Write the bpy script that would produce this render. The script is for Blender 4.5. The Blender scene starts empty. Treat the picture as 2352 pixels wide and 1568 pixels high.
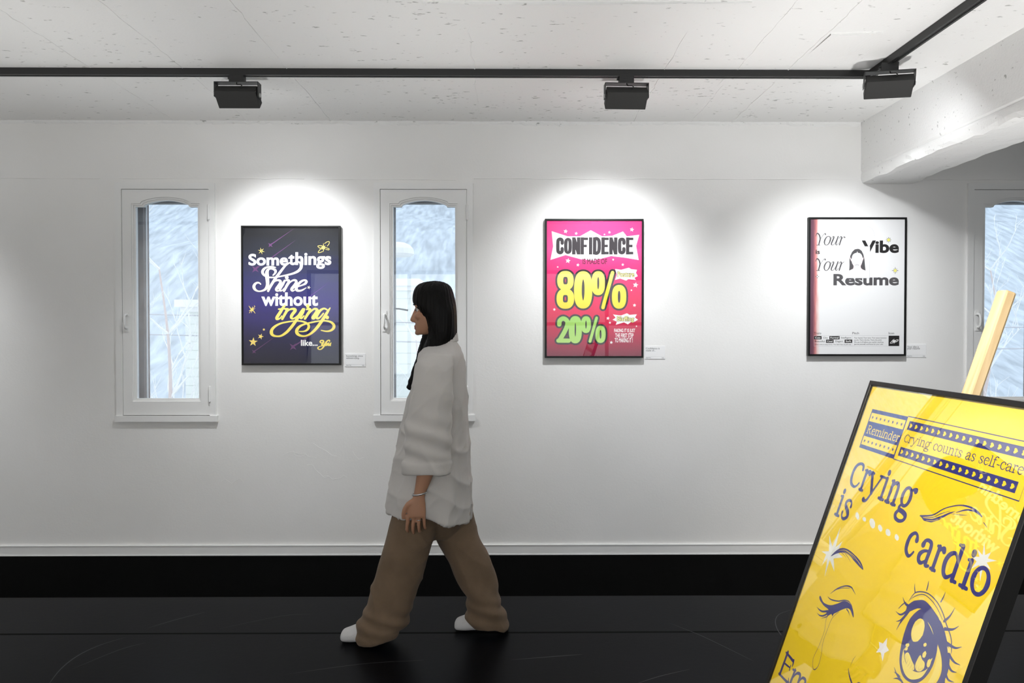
import bpy, bmesh, math, random
import numpy as np
from mathutils import Vector, Matrix, noise
from mathutils.geometry import tessellate_polygon, delaunay_2d_cdt
SC = bpy.context.scene
COL = SC.collection
R = math.radians
# ------------------------------------------------------------------ camera, world, exposure
cam = bpy.data.cameras.new('camera'); cam.sensor_width = 36.0; cam.lens = 36*1640/2352
cam.clip_start = 0.05; cam.clip_end = 300
cam_o = bpy.data.objects.new('camera', cam); COL.objects.link(cam_o)
cam_o.location = (0, 0, 1.40); cam_o.rotation_euler = (R(90-0.84), 0, R(-0.47))
SC.camera = cam_o
SC.view_settings.view_transform = 'Standard'; SC.view_settings.look = 'None'
SC.view_settings.exposure = 0.0; SC.view_settings.gamma = 1.0; SC.view_settings.use_curve_mapping = False
SC.cycles.max_bounces = 12; SC.cycles.diffuse_bounces = 5; SC.cycles.transparent_max_bounces = 16
SC.cycles.caustics_reflective = False; SC.cycles.caustics_refractive = False
SC.cycles.sample_clamp_indirect = 6.0
W = bpy.data.worlds.new('overcast_sky'); SC.world = W; W.use_nodes = True
bg = W.node_tree.nodes['Background']; bg.inputs[0].default_value = (0.86, 0.93, 1.0, 1); bg.inputs[1].default_value = 1.9
SPOT_POWER = 98.0; GLOW = 1.3; FILL_UPLIGHTS = ((-2.8, 85, 'furthest to the left'), (-1.25, 95, 'left of the viewer'), (0.55, 115, 'in front of the viewer'), (1.95, 170, 'behind the easel')); SPOT_COLOR = (0.95, 0.975, 1.0)
def area_light(name, loc, rot, sx, sy, power, color):
    l = bpy.data.lights.new(name, 'AREA'); l.shape = 'RECTANGLE'; l.size = sx; l.size_y = sy; l.energy = power; l.color = color
    o = bpy.data.objects.new(name, l); COL.objects.link(o); o.location = loc; o.rotation_euler = rot; return o
# daylight coming through the glazed shop front behind the photographer
area_light('shopfront_daylight', (0.0, -3.95, 1.55), (R(110), 0, 0), 7.0, 1.9, 40.0, (1.0, 0.97, 0.93))

# ------------------------------------------------------------------ helpers
def tag(o, label=None, cat=None, group=None, kind=None):
    if label: o['label'] = label
    if cat: o['category'] = cat
    if group: o['group'] = group
    if kind: o['kind'] = kind
    return o
def empty(name, loc=(0, 0, 0), rot=(0, 0, 0)):
    o = bpy.data.objects.new(name, None); COL.objects.link(o); o.location = loc; o.rotation_euler = rot
    o.empty_display_size = 0.1; return o
def link(name, bm, mats, parent=None, smooth=False, loc=None):
    me = bpy.data.meshes.new(name)
    if isinstance(bm, bmesh.types.BMesh):
        bm.to_mesh(me); bm.free()
    else:
        me.from_pydata(*bm); me.update()
    for m in (mats if isinstance(mats, (list, tuple)) else [mats]): me.materials.append(m)
    if smooth: me.polygons.foreach_set('use_smooth', [True]*len(me.polygons))
    o = bpy.data.objects.new(name, me); COL.objects.link(o)
    if parent: o.parent = parent
    if loc: o.location = loc
    return o
def box(bm, x0, x1, y0, y1, z0, z1, M=None, mi=0):
    co = [(x0,y0,z0),(x1,y0,z0),(x1,y1,z0),(x0,y1,z0),(x0,y0,z1),(x1,y0,z1),(x1,y1,z1),(x0,y1,z1)]
    v = [bm.verts.new(M @ Vector(c) if M else c) for c in co]
    for f in ((0,3,2,1),(4,5,6,7),(0,1,5,4),(1,2,6,5),(2,3,7,6),(3,0,4,7)):
        fc = bm.faces.new([v[i] for i in f]); fc.material_index = mi
    return v
def bevel(bm, w=0.002, seg=2):
    bmesh.ops.bevel(bm, geom=list(bm.edges), offset=w, segments=seg, profile=0.5, affect='EDGES', clamp_overlap=True)
    return bm
def tube(bm, pts, r, n=8, mi=0, cap=True):
    pts = [Vector(p) for p in pts]; rs = r if isinstance(r, (list, tuple)) else [r]*len(pts)
    rings = []; a = None
    for i, p in enumerate(pts):
        t = (pts[min(i+1, len(pts)-1)] - pts[max(i-1, 0)]).normalized()
        if a is None: a = t.orthogonal().normalized()
        else: a = (a - t*a.dot(t)).normalized()
        b = t.cross(a)
        rings.append([bm.verts.new(p + (a*math.cos(2*math.pi*k/n) + b*math.sin(2*math.pi*k/n))*rs[i]) for k in range(n)])
    for i in range(len(rings)-1):
        for k in range(n):
            f = bm.faces.new((rings[i][k], rings[i][(k+1) % n], rings[i+1][(k+1) % n], rings[i+1][k])); f.material_index = mi
    if cap:
        f = bm.faces.new(rings[0][::-1]); f.material_index = mi
        f = bm.faces.new(rings[-1]); f.material_index = mi
def lathe(bm, prof, n=24):
    R_ = [[bm.verts.new((r*math.cos(2*math.pi*k/n), r*math.sin(2*math.pi*k/n), z)) for k in range(n)] for r, z in prof]
    for a, b in zip(R_, R_[1:]):
        for k in range(n): bm.faces.new((a[k], a[(k+1) % n], b[(k+1) % n], b[k]))
def plate(bm, loops, y0, y1, mi=0):
    """solid of constant thickness from an outer loop and hole loops in x,z"""
    flat = [p for l in loops for p in l]
    tris = tessellate_polygon([[Vector((p[0], p[1], 0)) for p in l] for l in loops])
    va = [bm.verts.new((p[0], y0, p[1])) for p in flat]; vb = [bm.verts.new((p[0], y1, p[1])) for p in flat]
    for t in tris:
        for vs, rev in ((va, False), (vb, True)):
            try:
                f = bm.faces.new([vs[i] for i in (t[::-1] if rev else t)]); f.material_index = mi
            except ValueError: pass
    k = 0
    for l in loops:
        n = len(l)
        for i in range(n):
            f = bm.faces.new((va[k+i], va[k+(i+1) % n], vb[k+(i+1) % n], vb[k+i])); f.material_index = mi
        k += n
    bmesh.ops.recalc_face_normals(bm, faces=list(bm.faces))
def cr(pts, seg=8, closed=False):
    """Catmull-Rom through points of any dimension"""
    n = len(pts); out = []
    rng = range(n) if closed else range(n-1)
    for i in rng:
        g = lambda j: pts[j % n] if closed else pts[max(0, min(n-1, j))]
        p0, p1, p2, p3 = g(i-1), g(i), g(i+1), g(i+2)
        for s in range(seg):
            t = s/seg; t2 = t*t; t3 = t2*t
            out.append(tuple(0.5*(2*b + (c-a)*t + (2*a-5*b+4*c-d)*t2 + (3*b-a-3*c+d)*t3) for a, b, c, d in zip(p0, p1, p2, p3)))
    if not closed: out.append(tuple(pts[-1]))
    return out

# ------------------------------------------------------------------ materials
def nmat(name):
    m = bpy.data.materials.new(name); m.use_nodes = True
    nt = m.node_tree; return m, nt, nt.nodes['Principled BSDF']
def srgb(c):
    return tuple(((v/255)/12.92 if v/255 <= 0.04045 else ((v/255+0.055)/1.055)**2.4) for v in c)
def mat(name, col, rough=0.5, spec=0.5, metal=0.0, bump=0.0, bscale=60.0, var=0.0, vscale=4.0, emit=None, estr=0.0, stretch=None, sheen=0.0):
    m, nt, b = nmat(name)
    c = (*col, 1)
    b.inputs['Base Color'].default_value = c; b.inputs['Roughness'].default_value = rough
    b.inputs['Specular IOR Level'].default_value = spec; b.inputs['Metallic'].default_value = metal
    if sheen: b.inputs['Sheen Weight'].default_value = sheen
    if emit: b.inputs['Emission Color'].default_value = (*emit, 1); b.inputs['Emission Strength'].default_value = estr
    if bump or var:
        tc = nt.nodes.new('ShaderNodeTexCoord'); mp = nt.nodes.new('ShaderNodeMapping')
        nt.links.new(tc.outputs['Object'], mp.inputs[0])
        if stretch: mp.inputs['Scale'].default_value = stretch
    if bump:
        n = nt.nodes.new('ShaderNodeTexNoise'); n.inputs['Scale'].default_value = bscale; n.inputs['Detail'].default_value = 6
        nt.links.new(mp.outputs[0], n.inputs['Vector'])
        bp = nt.nodes.new('ShaderNodeBump'); bp.inputs['Strength'].default_value = bump; bp.inputs['Distance'].default_value = 0.004
        nt.links.new(n.outputs['Fac'], bp.inputs['Height']); nt.links.new(bp.outputs[0], b.inputs['Normal'])
    if var:
        n = nt.nodes.new('ShaderNodeTexNoise'); n.inputs['Scale'].default_value = vscale; n.inputs['Detail'].default_value = 5
        nt.links.new(mp.outputs[0], n.inputs['Vector'])
        mr = nt.nodes.new('ShaderNodeMapRange'); mr.inputs[1].default_value = 0.3; mr.inputs[2].default_value = 0.7
        mr.inputs[3].default_value = 1-var; mr.inputs[4].default_value = 1+var*0.4
        nt.links.new(n.outputs['Fac'], mr.inputs[0])
        mx = nt.nodes.new('ShaderNodeVectorMath'); mx.operation = 'SCALE'; mx.inputs[0].default_value = col
        nt.links.new(mr.outputs[0], mx.inputs['Scale']); nt.links.new(mx.outputs[0], b.inputs['Base Color'])
    return m
def clear_mat(name, f0=0.04, tint=(1, 1, 1), haze=0.0, haze_col=(0.9, 0.95, 1), rough=0.0):
    """clear sheet: see-through with a view dependent mirror share, plus an optional patchy milky haze"""
    m, nt, b = nmat(name); nt.nodes.remove(b); out = nt.nodes['Material Output']
    N = nt.nodes.new; L = nt.links.new
    g = N('ShaderNodeNewGeometry'); d = N('ShaderNodeVectorMath'); d.operation = 'DOT_PRODUCT'
    L(g.outputs['Normal'], d.inputs[0]); L(g.outputs['Incoming'], d.inputs[1])
    def M(op, a, c=None):
        n = N('ShaderNodeMath'); n.operation = op
        for i, v in enumerate((a, c)):
            if v is None: continue
            if isinstance(v, (int, float)): n.inputs[i].default_value = v
            else: L(v, n.inputs[i])
        return n.outputs[0]
    a = M('ABSOLUTE', d.outputs['Value']); p = M('POWER', M('SUBTRACT', 1.0, a), 5.0)
    f = M('ADD', M('MULTIPLY', p, 1-f0), f0)
    tr = N('ShaderNodeBsdfTransparent'); tr.inputs[0].default_value = (*tint, 1)
    gl = N('ShaderNodeBsdfGlossy'); gl.inputs['Roughness'].default_value = rough
    base = tr.outputs[0]
    if haze:
        df = N('ShaderNodeBsdfTranslucent'); df.inputs[0].default_value = (*haze_col, 1)
        tcn = N('ShaderNodeTexCoord'); no = N('ShaderNodeTexNoise'); no.inputs['Scale'].default_value = 9; no.inputs['Detail'].default_value = 6
        L(tcn.outputs['Object'], no.inputs['Vector'])
        mh = N('ShaderNodeMixShader'); L(M('MULTIPLY', no.outputs['Fac'], haze*2), mh.inputs[0]); L(base, mh.inputs[1]); L(df.outputs[0], mh.inputs[2]); base = mh.outputs[0]
    mx = N('ShaderNodeMixShader'); L(f, mx.inputs[0]); L(base, mx.inputs[1]); L(gl.outputs[0], mx.inputs[2])
    L(mx.outputs[0], out.inputs[0]); return m
def plaster(name, col, pits=0.0, bump=0.25, scale=1.0):
    m, nt, b = nmat(name); N = nt.nodes.new; L = nt.links.new
    b.inputs['Roughness'].default_value = 0.62; b.inputs['Specular IOR Level'].default_value = 0.3
    tc = N('ShaderNodeTexCoord'); n1 = N('ShaderNodeTexNoise'); n1.inputs['Scale'].default_value = 5*scale; n1.inputs['Detail'].default_value = 8
    n2 = N('ShaderNodeTexNoise'); n2.inputs['Scale'].default_value = 90*scale; n2.inputs['Detail'].default_value = 4
    L(tc.outputs['Object'], n1.inputs['Vector']); L(tc.outputs['Object'], n2.inputs['Vector'])
    ad = N('ShaderNodeMath'); ad.operation = 'MULTIPLY_ADD'; L(n1.outputs['Fac'], ad.inputs[0]); ad.inputs[1].default_value = 2.5; L(n2.outputs['Fac'], ad.inputs[2])
    bp = N('ShaderNodeBump'); bp.inputs['Strength'].default_value = bump; bp.inputs['Distance'].default_value = 0.004
    L(ad.outputs[0], bp.inputs['Height']); L(bp.outputs[0], b.inputs['Normal'])
    if pits:
        mp = N('ShaderNodeMapping'); mp.inputs['Scale'].default_value = (22, 48, 48); mp.inputs['Rotation'].default_value = (0, 0, R(14)); L(tc.outputs['Object'], mp.inputs[0])
        n3 = N('ShaderNodeTexNoise'); n3.inputs['Scale'].default_value = 1.0; n3.inputs['Detail'].default_value = 3; L(mp.outputs[0], n3.inputs['Vector'])
        n4 = N('ShaderNodeTexNoise'); n4.inputs['Scale'].default_value = 1.1; L(tc.outputs['Object'], n4.inputs['Vector'])
        s = N('ShaderNodeMath'); s.operation = 'MULTIPLY_ADD'; L(n4.outputs['Fac'], s.inputs[0]); s.inputs[1].default_value = 0.16; L(n3.outputs['Fac'], s.inputs[2])
        rp = N('ShaderNodeValToRGB'); rp.color_ramp.elements[0].position = 0.80-pits; rp.color_ramp.elements[0].color = (*col, 1)
        rp.color_ramp.elements[1].position = 0.87-pits; rp.color_ramp.elements[1].color = (col[0]*0.52, col[1]*0.52, col[2]*0.51, 1)
        L(s.outputs[0], rp.inputs[0]); L(rp.outputs[0], b.inputs['Base Color'])
    else:
        n5 = N('ShaderNodeTexNoise'); n5.inputs['Scale'].default_value = 1.6; n5.inputs['Detail'].default_value = 4; L(tc.outputs['Object'], n5.inputs['Vector'])
        rp = N('ShaderNodeValToRGB'); rp.color_ramp.elements[0].position = 0.3; rp.color_ramp.elements[0].color = (col[0]*0.95, col[1]*0.95, col[2]*0.94, 1)
        rp.color_ramp.elements[1].position = 0.7; rp.color_ramp.elements[1].color = (*col, 1)
        L(n5.outputs['Fac'], rp.inputs[0]); L(rp.outputs[0], b.inputs['Base Color'])
    return m
WALL = plaster('white_wall_paint', (0.87, 0.863, 0.85), 0, 0.12)
CEIL = plaster('white_painted_concrete', (0.87, 0.87, 0.86), 0.055, 0.3)
BEAM = plaster('white_painted_rough_concrete', (0.87, 0.87, 0.86), 0.045, 0.45)
PAINT = mat('white_gloss_paint', (0.84, 0.84, 0.83), 0.4, 0.4, bump=0.08, bscale=30)
FLOORM = mat('black_floor_mat', (0.0035, 0.0040, 0.0058), 0.34, 0.05, bump=0.05, bscale=40, var=0.25, vscale=1.5)
FLOORD = mat('matt_black_floor', (0.002, 0.002, 0.002), 0.9, 0.02, bump=0.1, bscale=30)
SEAM = mat('black_seam', (0.002, 0.002, 0.002), 0.8, 0.1)
EDGE = mat('worn_mat_edge', (0.10, 0.10, 0.10), 0.6, 0.3)
SCUFF = mat('floor_scuff', (0.045, 0.045, 0.05), 0.6, 0.3)
BLACK = mat('black_metal', (0.012, 0.012, 0.012), 0.45, 0.5, bump=0.05, bscale=200)
BLACKM = mat('matt_black_housing', (0.022, 0.022, 0.021), 0.6, 0.4, bump=0.1, bscale=300)
GREYM = mat('light_grey_metal', (0.45, 0.45, 0.45), 0.4, 0.5)
FRAME = mat('black_frame_moulding', (0.006, 0.006, 0.006), 0.4, 0.28, bump=0.03, bscale=120, stretch=(1, 1, 0.2))
GLAZE = clear_mat('clear_acrylic_glazing', 0.022); GLAZEB = clear_mat('glossy_acrylic_glazing', 0.18)
PANE = clear_mat('hazy_window_glass', 0.05, (0.97, 0.99, 1.0), 0.075)
BROWN = mat('brown_window_frame', (0.12, 0.075, 0.062), 0.5, 0.4, bump=0.2, bscale=25, var=0.35, vscale=14, stretch=(3, 3, 0.4))
WSTRIP = mat('white_weather_strip', (0.75, 0.77, 0.8), 0.5)
def wood_mat(name, a, b_, rough=0.5, sc=(30, 30, 2.5)):
    m, nt, b = nmat(name); N = nt.nodes.new; L = nt.links.new
    tc = N('ShaderNodeTexCoord'); mp = N('ShaderNodeMapping'); mp.inputs['Scale'].default_value = sc; L(tc.outputs['Object'], mp.inputs[0])
    n = N('ShaderNodeTexNoise'); n.inputs['Scale'].default_value = 1.5; n.inputs['Detail'].default_value = 7; n.inputs['Distortion'].default_value = 0.7; L(mp.outputs[0], n.inputs['Vector'])
    rp = N('ShaderNodeValToRGB'); rp.color_ramp.elements[0].position = 0.35; rp.color_ramp.elements[0].color = (*a, 1); rp.color_ramp.elements[1].position = 0.65; rp.color_ramp.elements[1].color = (*b_, 1)
    L(n.outputs['Fac'], rp.inputs[0]); L(rp.outputs[0], b.inputs['Base Color']); b.inputs['Roughness'].default_value = rough
    return m
PINE = wood_mat('pale_pine', (0.46, 0.33, 0.17), (0.60, 0.47, 0.28))

# ------------------------------------------------------------------ room
YW = 4.46; XL, XR, YB, ZC = -5.2, 7.0, -4.0, 2.70
WIN = [(-2.420, 2.316), (-0.822, 2.318), (2.885, 2.322)]   # casing left edge, casing top
CW, CH, SL, SR, ST, SB = 0.615, 1.475, 0.039, 0.578, 0.038, 1.441
def rect(x0, x1, z0, z1): return [(x0, z0), (x1, z0), (x1, z1), (x0, z1)]
bm = bmesh.new()
holes = [rect(x+SL, x+SR, zt-SB, zt-ST) for x, zt in WIN]
plate(bm, [rect(XL, XR, -0.05, ZC)] + holes, YW, YW+0.20)
for zz, a, b in ((2.345, XL, -2.45), (2.345, -2.40, -1.2), (2.348, -0.2, 2.2), (2.341, -1.2, -0.25), (2.346, 2.25, XR)):   # old plaster joint
    rr = random.Random(int(a*10)+50); pts = []; x = a
    while x < b:
        pts.append((x, YW-0.0005, zz + rr.uniform(-.002, .002))); x += rr.uniform(.05, .14)
    tube(bm, pts, [rr.uniform(.001, .0032) for _ in pts], 5)
rr = random.Random(11)
for k in range(7):      # thin ragged paint ridges under the first window
    x = rr.uniform(-1.9, -0.8); z = rr.uniform(0.42, 0.78); pts = [(x, YW, z)]
    for j in range(rr.randint(3, 7)): x += rr.uniform(.01, .05); z += rr.uniform(-.03, .02); pts.append((x, YW, z))
    tube(bm, pts, 0.0012, 5)
o = tag(link('wall_back', bm, WALL), kind='structure')
def slab(name, x0, x1, y0, y1, z0, z1, m):
    bm = bmesh.new(); box(bm, x0, x1, y0, y1, z0, z1); return tag(link(name, bm, m), kind='structure')
slab('wall_left', XL-0.2, XL, YB, YW+0.2, -0.05, ZC, WALL)
slab('wall_right', XR, XR+0.2, YB, YW+0.2, -0.05, ZC, WALL)
bm = bmesh.new(); plate(bm, [rect(XL-.2, XR+.2, -0.05, ZC), rect(-3.6, 3.6, 0.55, 2.5)], YB-0.2, YB)
tag(link('wall_rear', bm, WALL), kind='structure')
bm = bmesh.new()
for x in (-3.6, -1.8, 0, 1.8, 3.54): box(bm, x, x+.06, YB-.13, YB-.07, 0.55, 2.5)
for z in (0.55, 1.5, 2.44): box(bm, -3.6, 3.6, YB-.12, YB-.08, z, z+.06)
tag(link('window_4', bm, BLACK), kind='structure')
# ceiling: board-marked concrete with ridged joints, lips and pits
bm = bmesh.new(); box(bm, XL-.2, XR+.2, YB-.2, YW+.2, ZC, ZC+0.2)
rr = random.Random(4)
for xs, w in ((-2.05, .003), (-1.6, .0022), (-1.085, .003), (-0.16, .0035), (0.79, .0035), (1.405, .004), (-3.1, .003), (3.4, .003), (1.15, .0018)):
    y = YB; pts = []
    while y < YW:
        pts.append((xs + rr.uniform(-.006, .006), y, ZC - 0.0005 + rr.uniform(-.001, .001))); y += rr.uniform(.03, .1)
    pts.append((xs, YW, ZC)); tube(bm, pts, [max(.0008, w*rr.uniform(.3, 1.1)) for _ in pts], 6)
def lip(p0, p1, drop, wid):
    n = 14; a = Vector((*p0, ZC)); b = Vector((*p1, ZC))
    pts = [a.lerp(b, i/n) + Vector((0, rr.uniform(-.004, .004), 0)) for i in range(n+1)]
    top = [bm.verts.new(p + Vector((0, 0, .001))) for p in pts]; low = [bm.verts.new(p + Vector((0, 0, -drop*(0.5+0.5*math.sin(math.pi*min(1, (i+.6)/n)))))) for i, p in enumerate(pts)]
    bk = [bm.verts.new(p + Vector((0, wid, .001))) for p in pts]
    for i in range(n):
        bm.faces.new((top[i], top[i+1], low[i+1], low[i])); bm.faces.new((low[i], low[i+1], bk[i+1], bk[i]))
lip((1.12, 3.59), (1.42, 3.565), .014, .25); lip((1.42, 3.13), (1.64, 3.11), .012, .3); lip((-0.33, 2.84), (0.97, 2.83), .012, .4); lip((0.80, 3.60), (1.12, 3.61), .008, .2)
for k in range(150):    # blisters and blow-holes near the joints
    x = rr.choice((-2.05, -1.6, -1.085, -0.16, 0.79, 1.405, rr.uniform(-3, 2.1), rr.uniform(-3, 2.1))) + rr.gauss(0, .05); y = rr.uniform(2.75, 4.4)
    r_ = rr.uniform(.002, .006); l_ = rr.uniform(1, 3.5)
    c = bmesh.ops.create_icosphere(bm, subdivisions=1, radius=r_)
    for v in c['verts']: v.co = Vector((v.co.x*l_ + x, v.co.y*1.3 + y, v.co.z*0.35 + ZC))
tag(link('ceiling', bm, CEIL), kind='structure')
# rough plaster fillet where ceiling and wall meet
bm = bmesh.new(); rr = random.Random(9); x = XL; a = None
while x < 2.22:
    d = 0.010 + 0.012*noise.noise(Vector((x*3, 0, 0))) + rr.uniform(0, .008); h_ = 0.014 + 0.012*noise.noise(Vector((x*2.3, 5, 0))) + rr.uniform(0, .012)
    cur = [bm.verts.new(c) for c in ((x, YW-max(.003, d), ZC+.001), (x, YW-.6*max(.003, d), ZC-.5*h_), (x, YW+.001, ZC-max(.004, h_)))]
    if a:
        for i in range(2): bm.faces.new((a[i], cur[i], cur[i+1], a[i+1]))
    a = cur; x += rr.uniform(.012, .035)
bmesh.ops.recalc_face_normals(bm, faces=bm.faces)
tag(link('trim_1', bm, CEIL), kind='structure')
# concrete beam running to the viewer
bm = bmesh.new(); NB = 150; prof = []
sec = [(2.217, ZC+.01), (2.217, 2.62), (2.217, 2.50), (2.217, 2.405), (2.222, 2.392), (2.219, 2.380), (2.221, 2.345), (2.228, 2.322), (2.27, 2.318), (2.36, 2.318), (2.45, 2.318), (2.535, 2.322), (2.545, 2.36), (2.545, 2.5), (2.545, ZC+.01)]
rows = []
for i in range(NB+1):
    y = YW+.01 - (YW-YB)*(i/NB); row = []
    for j, (x, z) in enumerate(sec):
        e = 0.010 if j in (6, 7, 11, 12) else 0.0015
        if j in (0, 14): e = 0
        q = Vector((x*7, y*9, z*7))
        dx = noise.noise(q)*e + noise.noise(q*4)*e*.7; dz = noise.noise(q + Vector((9, 3, 1)))*e + noise.noise(q*3.3)*e*.8
        sag = 0.010*math.sin(i*.12) if 6 <= j <= 12 else 0
        row.append(bm.verts.new((x+dx, y, z+dz+sag)))
    rows.append(row)
for i in range(NB):
    for j in range(len(sec)-1): bm.faces.new((rows[i][j], rows[i][j+1], rows[i+1][j+1], rows[i+1][j]))
bmesh.ops.recalc_face_normals(bm, faces=bm.faces)
bmesh.ops.reverse_faces(bm, faces=bm.faces) if rows[10][9].normal.z > 0 else None
tag(link('ceiling_beam', bm, BEAM), kind='structure')
# skirting and floor
bm = bmesh.new(); box(bm, XL, XR, YW-.012, YW+.005, 0, 0.061); box(bm, XL, XR, YW-.015, YW, 0.060, 0.064); box(bm, XL, XR, YW-.016, YW, 0.0, 0.006)
tag(link('baseboard_back', bm, PAINT), kind='structure')
bm = bmesh.new(); box(bm, XL-.2, XR+.2, YB-.2, YW+.2, -0.1, -0.0012, mi=1)
def sheet(y0, y1, z):
    n = 60; a = []
    for i in range(n+1):
        x = XL + (XR-XL)*i/n; d = 0.006*noise.noise(Vector((x*.9, y1, 0)))
        a.append((x, y0, y1+d))
    top = [(bm.verts.new((x, ya, z)), bm.verts.new((x, yb, z)), bm.verts.new((x, yb+.001, -0.001))) for x, ya, yb in a]
    for i in range(n):
        f = bm.faces.new((top[i][0], top[i+1][0], top[i+1][1], top[i][1])); f.material_index = 0
        f = bm.faces.new((top[i][1], top[i+1][1], top[i+1][2], top[i][2])); f.material_index = 3
sheet(3.305, 3.752, 0.0); sheet(YB, 3.288, 0.0)
box(bm, XL, XR, 3.285, 3.31, -0.001, -0.0006, mi=2)
def scuff(pts, w):
    p = cr(pts, 6); L_ = []
    for i, q in enumerate(p):
        t = (Vector(p[min(i+1, len(p)-1)]) - Vector(p[max(i-1, 0)])).normalized(); nn = Vector((-t.y, t.x)) * w * math.sin(math.pi*(i+.3)/(len(p)))
        L_.append((bm.verts.new((q[0]+nn.x, q[1]+nn.y, .0004)), bm.verts.new((q[0]-nn.x, q[1]-nn.y, .0004))))
    for a, b in zip(L_, L_[1:]): f = bm.faces.new((a[0], a[1], b[1], b[0])); f.material_index = 4
scuff([(-1.80, 2.78), (-1.845, 2.95), (-1.847, 3.08), (-1.81, 3.18), (-1.74, 3.26)], .0035)
scuff([(-1.69, 3.36), (-1.6, 3.46), (-1.5, 3.55)], .003); scuff([(-1.80, 2.95), (-1.7, 3.13), (-1.62, 3.2)], .002)
scuff([(.02, 3.02), (.2, 3.05), (.33, 3.07)], .003); scuff([(.5, 2.8), (.62, 2.87), (.76, 2.93)], .002); scuff([(-.9, 2.9), (-.6, 2.99), (-.35, 3.02)], .002)
scuff([(1.45, 2.95), (1.30, 3.1), (1.27, 3.3), (1.35, 3.5), (1.55, 3.6)], .0022); scuff([(.78, 3.4), (.9, 3.25), (1.05, 3.0)], .002)
scuff([(2.2, 2.2), (2.6, 2.7), (2.9, 3.2)], .004); scuff([(-1.35, 3.35), (-1.1, 3.5), (-.95, 3.52)], .0015)
for f in bm.faces:
    if f.normal.z < -0.5 and f.calc_center_median().z > -0.002: f.normal_flip()
tag(link('floor', bm, [FLOORM, FLOORD, SEAM, EDGE, SCUFF]), kind='structure')

# ------------------------------------------------------------------ windows
def arch_loop(x0, x1, zb, zs, za, sh, n=14):
    """x0..x1 opening, bottom zb, shoulders at zs, arch apex za, shoulder width sh (z downwards from casing top)"""
    pts = [(x0, -zb), (x1, -zb), (x1, -zs), (x1-sh, -zs)]
    xa, xb = x1-sh, x0+sh
    pts.append((xa-.008, -zs+.012))
    for i in range(1, n):
        t = i/n; x = xa-.008 + (xb+.008-xa+.008)*t
        pts.append((x, -zs+.012 + (zs-za-.012)*math.sin(math.pi*t)**0.8))
    pts += [(xb+.008, -zs+.012), (xb, -zs), (x0, -zs)]
    return pts
def make_window(idx, x, zt):
    w = empty('window_%d' % idx, (x, YW, zt)); tag(w, kind='structure')
    bm = bmesh.new(); plate(bm, [rect(0, CW, -CH, 0), rect(SL, SR, -SB, -ST)], -0.014, 0.002)
    box(bm, -.004, CW+.012, -.022, 0, -CH-.004, -CH+.034)          # sill board
    link('casing', bm, PAINT, w)
    bm = bmesh.new(); outer = rect(SL+.002, SR-.002, -SB+.002, -ST-.002)
    plate(bm, [outer, arch_loop(.098, .520, 1.354, .126, .086, .055)], -0.008, 0.030)
    plate(bm, [arch_loop(.098, .520, 1.354, .126, .086, .055), arch_loop(.108, .512, 1.346, .136, .096, .053)], -0.002, 0.030)
    plate(bm, [arch_loop(.108, .512, 1.346, .136, .096, .053), arch_loop(.119, .504, 1.336, .146, .106, .050)], 0.004, 0.030)
    sash = link('sash', bm, PAINT, w)
    bm = bmesh.new(); box(bm, .10, .52, .018, .022, -1.35, -.09); link('pane', bm, PANE, sash)
    bm = bmesh.new()                                                # pull handle
    tube(bm, cr([(.066, -.010, -.815), (.066, -.034, -.822), (.068, -.040, -.86), (.066, -.034, -.892), (.066, -.010, -.900)], 5), [.007]*4+[.0065]*13+[.007]*4, 8)
    for z in (-.808, -.907): box(bm, .053, .079, -.013, -.006, z-.014, z+.014)
    link('handle', bm, PAINT, sash, smooth=False)
    for z0 in (-.135, -1.262):
        bm = bmesh.new(); tube(bm, [(.579, -.016, z0), (.579, -.016, z0-.03), (.579, -.016, z0-.060), (.579, -.016, z0-.092)], .0075, 10)
        tube(bm, [(.579, -.016, z0+.006), (.579, -.016, z0), (.579, -.016, z0-.092), (.579, -.016, z0-.098)], [.003, .0045, .0045, .003], 8)
        box(bm, .572, .592, -.012, -.004, z0-.09, z0-.002); link('hinge', bm, PAINT, w)
    bm = bmesh.new()                                                # brown outer frame and lining of the reveal
    plate(bm, [rect(SL, SR, -SB, -ST), rect(SL+.066, SR-.066, -SB+.075, -ST-.060)], .125, .198)
    for a in ((SL, SL+.006, -SB, -ST), (SR-.006, SR, -SB, -ST), (SL, SR, -ST-.006, -ST), (SL, SR, -SB, -SB+.006)):
        box(bm, a[0], a[1], .032, .125, a[2], a[3])
    fr = link('outer_frame', bm, BROWN, w)
    bm = bmesh.new(); box(bm, SL+.066, SL+.073, .150, .160, -SB+.075, -ST-.06); box(bm, SL+.066, SR-.066, .150, .160, -ST-.067, -ST-.06); box(bm, SR-.073, SR-.066, .150, .160, -SB+.075, -ST-.06)
    link('weather_strip', bm, WSTRIP, fr)
    if idx == 2:
        bm = bmesh.new(); tube(bm, [(SL+.055, .118, -.775), (SL+.10, .112, -.776), (SL+.155, .112, -.786)], [.005, .005, .006], 8); link('latch', bm, BLACK, fr)
    return w
for i, (x, zt) in enumerate(WIN): make_window(i+1, x, zt)

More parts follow.
